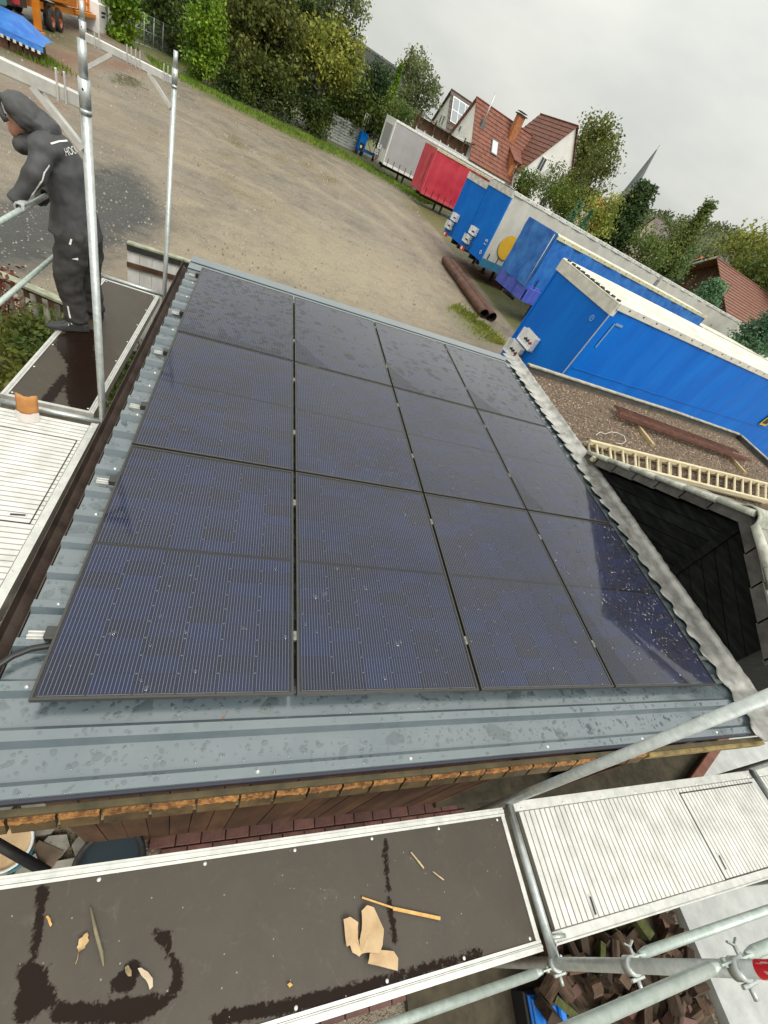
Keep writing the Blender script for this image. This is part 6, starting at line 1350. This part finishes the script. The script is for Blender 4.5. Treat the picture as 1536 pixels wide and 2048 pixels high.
# wing with white gable
hB, zB, eB, rB = house('white_gabled_house', 'white gabled house wing with satellite dish beneath a red brown roof', 'house', 1154, 252, 68, -11, 7.4, 4.2, 5.6, M['render'], mat('darker_red_tile', (.10, .035, .022), .7, 0, (.18, .065, .04), 2.5), over=.3, gable_over=.25)
gf = Matrix.Rotation(R(-90), 4, 'Z')
window(hB, Matrix.Translation((-.03, 2.0, eB + .6)) @ gf, .85, 1.3); window(hB, Matrix.Translation((-.03, -1.0, eB - 2.6)) @ gf, 1.1, 1.4)
ds = MB().lathe([(0, .0), (.25, .03), (.48, .12)], n=18, m=Matrix.Translation((-.45, 1.0, eB + .7)) @ Matrix.Rotation(R(-70), 4, 'Y')).tube([(0, 1.0, eB + .5), (-.4, 1.0, eB + .65)], .03, 6); ds.build('satellite_dish', mat('grey_dish', (.4, .4, .38), .5), hB)
# A-frame house behind
hC, zC, eC, rC = house('brown_roofed_house', 'steep brown roofed house with a glazed roof panel behind the red roofed one', 'house', 906, 181, 78, 79, 9, 4.6, 6.6, M['render'], mat('brown_roof', (.07, .05, .042), .7, 0, (.11, .085, .07), 2))
angC = math.atan2(zC - eC, 4.6); c_ = on_slope(2.2, .28, zC, eC, 4.6); m4 = Matrix.Translation(c_) @ Matrix.Rotation(-(math.pi / 2 - angC), 4, 'X') @ Matrix.Translation((0, -.15, -1.3))
f = MB().box((-2.1, -.05, 0), (2.1, .05, 2.9), m4).build('glazed_panel', M['white'], rC)
for i in range(4):
    for j in range(2): MB().box((-2.0 + i * 1.02, -.07, .1 + j * 1.4), (-1.08 + i * 1.02, -.052, 1.38 + j * 1.4), m4).build('pane', mat('pale_pane', (.28, .31, .34), .15), f)
for k in range(2): window(hC, Matrix.Translation((-.04, -.5 + k * .9, 6.0)) @ gm, .5, 1.0, (1, 1))
# chalet at the right edge
hD, zD, eD, rD = house('wooden_chalet', 'dark wooden chalet with broad brown tiled roof at the right edge', 'house', 1448, 527, 60, 82, 20, 4.2, 2.75, M['oldwood'], mat('brown_chalet_tile', (.15, .065, .045), .8, 0, (.24, .11, .075), 4, bump=.2), over=1.0, gable_over=1.5, courses=16)
for k in range(18): MB().box((-.05, -4.1 + k * .456, .2), (-.01, -3.67 + k * .456, zD - .3 - abs(-3.88 + k * .456) * .66)).build('wall_board', M['oldwood'], hD)
MB().box((.05, -4.28, 0), (20, -4.22, 2.6)).build('lower_wall', M['render'], hD)
hE, zE, eE, rE = house('cream_house', 'distant cream gabled house with a grey brown roof among the conifers', 'house', 1313, 434, 120, 80, 11, 5.0, 7.5, mat('cream_render', (.58, .53, .43), .9), mat('grey_brown_roof', (.12, .10, .09), .8, 0, (.17, .14, .125), 1), courses=10)
for k in range(2): window(hE, Matrix.Translation((-.05, -1.6 + k * 1.5, zE - 4.6)) @ gm, .7, 1.6, (1, 1))
MB().box((-.3, -4.9, eE - .5), (-.02, 4.9, eE - .2)).build('gable_band', M['orange_tile'], hE)
hF, zF, eF, rF = house('dark_roofed_house', 'dark roofed house with a chimney behind the wooden chalet', 'house', 1440, 508, 90, 82, 13, 7, 5.2, M['render'], M['dark_tile'], courses=10)
MB().box((1.0, -.6, zF - .8), (1.6, 0, zF + .7)).build('chimney', M['slate'], rF)
for k in range(2): window(hF, Matrix.Translation((-.05, 1.2 + k * 1.2, eF + .2)) @ gm, .8, 1.2)
house('orange_roofed_house', 'distant house with a bright orange roof left of the church spire', 'house', 1172, 372, 120, 60, 12, 6, 5.5, M['render'], M['orange_tile'], courses=8)
house('orange_roofed_house', 'distant house with an orange roof peeking out above the wooden chalet', 'house', 1403, 513, 110, 82, 9, 6, 5.5, M['render'], M['orange_tile'], courses=8)
# grey block behind the left trees
ap = atd(705, 78, 105); bb = atd(836, 128, 112); dv = Vector(bb - ap); dv.z = 0; gl = dv.length; g0 = gz(ap[1])
gbk = thing('grey_apartment_block', 'dark grey flat roofed block behind the trees', 'building', (ap[0], ap[1], g0), math.atan2(dv.y, dv.x)); hh = float(ap[2] - g0)
MB().box((-3, 0, 0), (gl, 12, hh)).build('wall', mat('dark_grey_cladding', (.07, .075, .078), .8, 0, (.10, .105, .108), .8), gbk); MB().box((-3.1, -.1, hh), (gl + .1, 12.1, hh + .3)).build('roof_edge', M['slate'], gbk)
for k in range(4):
    for j in range(3): window(gbk, Matrix.Translation((1 + k * 4.2, 0, 1.2 + j * 3.1)), 1.8, 1.5)
for x in (3.0, 10.6): MB().tube([(x, 1, hh), (x, 1, hh + 1.6)], .08, 6).build('vent_pipe', M['galv'], gbk)
# church
ap = atd(1317.7, 293, 175); g0 = gz(ap[1]); cz = float(ap[2] - g0); chh_ = thing('church_tower', 'slender grey church spire rising behind the dark spruce', 'church', (ap[0], ap[1], g0), R(20))
n = 8; r_ = 2.4; zb2 = cz - 15.5; prof = [(r_ * 1.25, zb2 - 1.2), (r_ * .92, zb2 + .6), (r_ * .62, zb2 + 5), (.16, cz - .8), (0.02, cz - .6)]
MB().lathe(prof, n=8, smooth=False).build('spire', M['slate'], chh_); MB().tube([(0, 0, cz - .8), (0, 0, cz + .4)], .05, 6).build('finial', M['steel_dark'], chh_)
MB().box((-2.8, -2.8, 0), (2.8, 2.8, zb2 - 1.2)).build('tower', mat('tower_stone', (.3, .29, .27), .9, 0, (.38, .37, .34), 2), chh_)

# ================================================================ trees
def crown_pts(c, rx, rz, nclump, cs):
    cl_ = []
    while len(cl_) < nclump:
        v = np.array([rnd.uniform(-1, 1) for _ in range(3)]); l = np.linalg.norm(v)
        if .35 < l < 1: cl_.append(np.array(c) + v * np.array([rx, rx, rz]) * (.55 + .45 * l) )
    return cl_
def deciduous(label, u, v, d, rx, rz, n, size, matl, clumps=40, spread=.28, trunk=.16, name='tree', group=None, cat='tree'):
    c = atd(u, v, d); g0 = gz(c[1]) - .05; t_ = thing(name, label, cat, (c[0], c[1], g0), group=group)
    cl_ = crown_pts(c, rx, rz, clumps, spread); sd = max(rx, .6) * spread
    wts = [rnd.uniform(.4, 1.6) for _ in cl_]
    ch_ = iter(rnd.choices(cl_, wts, k=n))
    def pt(): q = next(ch_); return q + np.array([rnd.gauss(0, sd), rnd.gauss(0, sd), rnd.gauss(0, sd * .75)])
    cloud_obj('crown', *leaf_cloud(n, pt, size), matl, t_)
    zc = c[2]; pts = [(c[0], c[1], g0), (c[0] + rnd.uniform(-.1, .1), c[1], g0 + (zc - g0) * .5), (c[0] + rnd.uniform(-.2, .2), c[1], zc), (c[0], c[1], zc + rz * .6)]
    MB().tube(pts, [trunk, trunk * .8, trunk * .55, trunk * .15], 8).build('trunk', M['bark'], t_, True)
    mb = MB()
    for q in cl_[:14]:
        s = Vector(pts[1]).lerp(Vector(pts[2]), rnd.random()); mb.tube([s, s.lerp(Vector(q), .5) + Vector((0, 0, .2)), Vector(q)], [trunk * .4, trunk * .25, trunk * .08], 5)
    mb.build('limbs', M['bark'], t_, True); return t_
def conifer(label, u, v, d, h, r, n, size, matl, name='conifer', power=.9, group=None, cat='tree', zbase=None):
    a = atd(u, v, d); g0 = gz(a[1]) - .05; zb_ = max(g0 + .1, a[2] - h) if zbase is None else zbase; h = a[2] - zb_; t_ = thing(name, label, cat, (a[0], a[1], g0), group=group)
    nb_ = max(60, int(h * 60)); br_ = []
    for k in range(nb_): s = (k + rnd.random()) / nb_; br_.append((s, rnd.uniform(0, 6.3), rnd.uniform(.65, 1.12)))
    def pt():
        s, an, q = rnd.choice(br_); rr_ = r * (s ** power) * q; f = rnd.random() ** .6
        return np.array([a[0] + math.cos(an) * rr_ * f + rnd.gauss(0, .09 * r), a[1] + math.sin(an) * rr_ * f + rnd.gauss(0, .09 * r), a[2] - h * s - .12 * rr_ * f + rnd.gauss(0, .035 * h * .4)])
    cloud_obj('crown', *leaf_cloud(n, pt, size, .4), matl, t_)
    MB().tube([(a[0], a[1], g0), (a[0], a[1], a[2])], [.14, .015], 7).build('trunk', M['bark'], t_, True); return t_
G1 = 'trees along the far side of the yard'
deciduous('bright green laurel bush behind the white cabinet of the orange truck', 248, 18, 52, 1.1, 2.4, 4600, .14, M['leaf_bright'], 34, .26, .08, 'laurel_bush', cat='bush')
deciduous('dark green tree behind the wire fence left of the bright columnar bush', 318, 20, 60, 2.9, 4.2, 7000, .16, M['leaf_dark'], 60, .25, .2, group=G1)
deciduous('dark tree filling the top edge behind the wire fence', 345, -50, 68, 5.5, 5.5, 8000, .22, M['needle'], 60, .25, .25, group=G1)
deciduous('bright yellow green columnar bush at the verge', 408, 70, 50.5, 1.4, 3.0, 8000, .13, M['leaf_bright'], 46, .24, .08, 'columnar_bush', cat='bush')
deciduous('large dull brown green tree with dense dark crown', 515, 62, 55, 4.0, 4.6, 20000, .16, M['leaf_brown'], 90, .17, .3, group=G1)
deciduous('dark crown behind the large dull tree', 470, -20, 66, 5.5, 6, 9000, .2, M['leaf_dark'], 70, .2, .3, group=G1)
deciduous('dark undergrowth in deep shade below the large dull tree', 545, 190, 53.5, 2.8, 1.9, 4500, .14, M['leaf_dark'], 45, .25, .1, 'undergrowth', cat='shrub')
deciduous('dark shrub on the verge between the bright bush and the large tree', 470, 172, 51.5, 1.6, 1.5, 2600, .12, M['leaf_dark'], 30, .25, .08, 'shrub', cat='shrub')
deciduous('cherry tree with yellowing leaves in front of the grey block', 662, 116, 55.5, 2.6, 2.0, 6500, .16, M['leaf_yellow'], 46, .22, .16, group=G1)
deciduous('light sparse tree crown against the sky', 690, 28, 58, 2.3, 2.4, 2600, .15, M['leaf_grey'], 44, .17, .14, group=G1)
deciduous('dark green tree between the large tree and the cherry tree', 610, 60, 62, 2.6, 4.0, 7000, .16, M['leaf_dark'], 70, .2, .2, group=G1)
deciduous('dark shrub mass behind the metal panel', 705, 215, 61, 3.2, 2.8, 8500, .16, M['leaf_dark'], 60, .22, .14, 'shrub', cat='shrub')
deciduous('dark shrub under the cherry tree', 625, 215, 55, 2.0, 1.9, 3600, .14, M['leaf_dark'], 40, .25, .1, 'shrub', cat='shrub')
deciduous('dark green conifer mass right of the cherry tree', 755, 200, 62, 2.3, 3.0, 5500, .14, M['needle'], 60, .22, .14, group=G1)
conifer('slim bright green cypress in front of the grey block', 803, 128, 60, 5.5, .75, 2600, .11, M['leaf_bright'], 'cypress', .55, G1)
deciduous('grey green tree at the right end of the grey block', 838, 185, 66, 2.1, 3.0, 5200, .14, M['leaf_grey'], 60, .2, .14, group=G1)
deciduous('brownish tree top at the corner of the grey block', 826, 140, 78, 1.6, 2.3, 2200, .16, M['leaf_brown'], 30, .2, .14, group=G1)
deciduous('mid green shrubs behind the white trailer', 790, 245, 58, 2.0, 2.0, 3600, .13, M['leaf_mid'], 40, .22, .1, 'shrub', cat='shrub')
G2 = 'trees behind the trailers'
deciduous('tall broad tree behind the white gable', 1183, 300, 92, 3.8, 4.0, 5200, .24, leafmat('autumn_tinged_leaves', (.08, .11, .018), (.19, .20, .04)), 70, .2, .3, group=G2)
deciduous('light green bush before the white gable', 1052, 374, 47, 1.2, 1.2, 2600, .10, M['leaf_mid'], 34, .22, .06, 'bush', cat='bush')
deciduous('feathery grey green bush before the white gable', 1112, 372, 49, 1.9, 1.5, 2400, .10, M['leaf_grey'], 60, .15, .06, 'bush', cat='bush')
deciduous('olive brown tree right of the white gable', 1172, 372, 46, 1.7, 2.6, 5200, .11, M['leaf_brown'], 60, .2, .1, group=G2)
deciduous('bright green bush behind the roof edge of the beige trailer', 1120, 408, 40, 1.7, 1.2, 3400, .10, leafmat('fresh_green_leaves', (.07, .11, .014), (.15, .19, .03)), 40, .24, .06, 'bush', cat='bush')
deciduous('yellow green bush left of the dark spruce', 1195, 432, 38, 1.3, 1.4, 3000, .09, M['leaf_yellow'], 40, .24, .06, 'bush', cat='bush')
conifer('small blue green conifer behind the beige trailer left of the yellow bush', 1162, 402, 36, 2.0, .5, 900, .09, M['needle_blue'], 'blue_conifer', .8, cat='tree')
conifer('small blue green conifer behind the beige trailer near the dark spruce', 1186, 420, 36, 2.0, .5, 900, .09, M['needle_blue'], 'blue_conifer', .8, cat='tree')
conifer('dark spruce in front of the church spire', 1296, 370, 42, 7.0, 3.8, 19000, .12, M['needle'], 'spruce', 1.05, G2)
deciduous('green shrub right of the dark spruce', 1300, 500, 40, 1.5, 1.2, 2600, .09, M['leaf_mid'], 40, .24, .06, 'bush', cat='bush')
deciduous('olive thicket below the cream house', 1345, 505, 44, 2.0, 1.7, 3800, .1, M['needle_green'], 50, .22, .06, 'bush', cat='bush')
conifer('tall slim green conifer with bent tip before the wooded hill', 1424, 406, 44, 8, 2.3, 9500, .10, M['needle_green'], 'conifer', 1.2, G2)
conifer('blue green juniper left of the wooden chalet', 1385, 500, 50, 5.5, 1.8, 5000, .11, M['needle_blue'], 'juniper', .7, G2)
conifer('dense blue green juniper in front of the wooden chalet', 1440, 562, 46, 6.4, 2.7, 10000, .12, M['needle_blue'], 'juniper', .55, G2)
conifer('blue green juniper at the right picture edge', 1560, 628, 44, 6.4, 2.8, 8000, .12, M['needle_blue'], 'juniper', .55, G2)
deciduous('autumn coloured tree behind the wooden chalet', 1500, 525, 75, 4.2, 3.2, 4500, .22, M['leaf_yellow'], 60, .2, .2, group=G2)
deciduous('olive tree behind the wooden chalet at the right edge', 1570, 545, 70, 4.2, 3.0, 3500, .22, M['leaf_mid'], 50, .2, .2, group=G2)
# wooded hill
hm = MB()
def hillz(u, v):
    azm = R(28 + 45 * u); dd_ = 260 + 260 * v; rise = 46 * math.sin(math.pi * min(1, v * .62)) * (.25 + .75 * min(1, max(0, (azm - R(30)) / R(14)))) * (1 + .12 * hashn(u * 7, v * 3))
    return (CAM[0] + dd_ * math.sin(azm), CAM[1] + dd_ * math.cos(azm), -1.3 + rise)
hill = hm.grid(hillz, 60, 24).build('hill', mat('wooded_hillside', (.03, .045, .018), .9, 0, (.08, .085, .03), .05)); hill['kind'] = 'structure'
hp_ = [np.array(hillz(rnd.random(), rnd.random() ** .8)) for _ in range(1500)]; it = iter([hp_[i % 1500] for i in range(26000)])
def fpt(): q = next(it); return q + np.array([rnd.gauss(0, 2.2), rnd.gauss(0, 2.2), 2.5 + rnd.gauss(0, 1.7)])
qv, qf = leaf_cloud(26000, fpt, 1.0); o = cloud_obj('forest', qv, qf, M['forest'], None); props(o, 'far wooded hillside beyond the village', 'forest', kind='stuff')
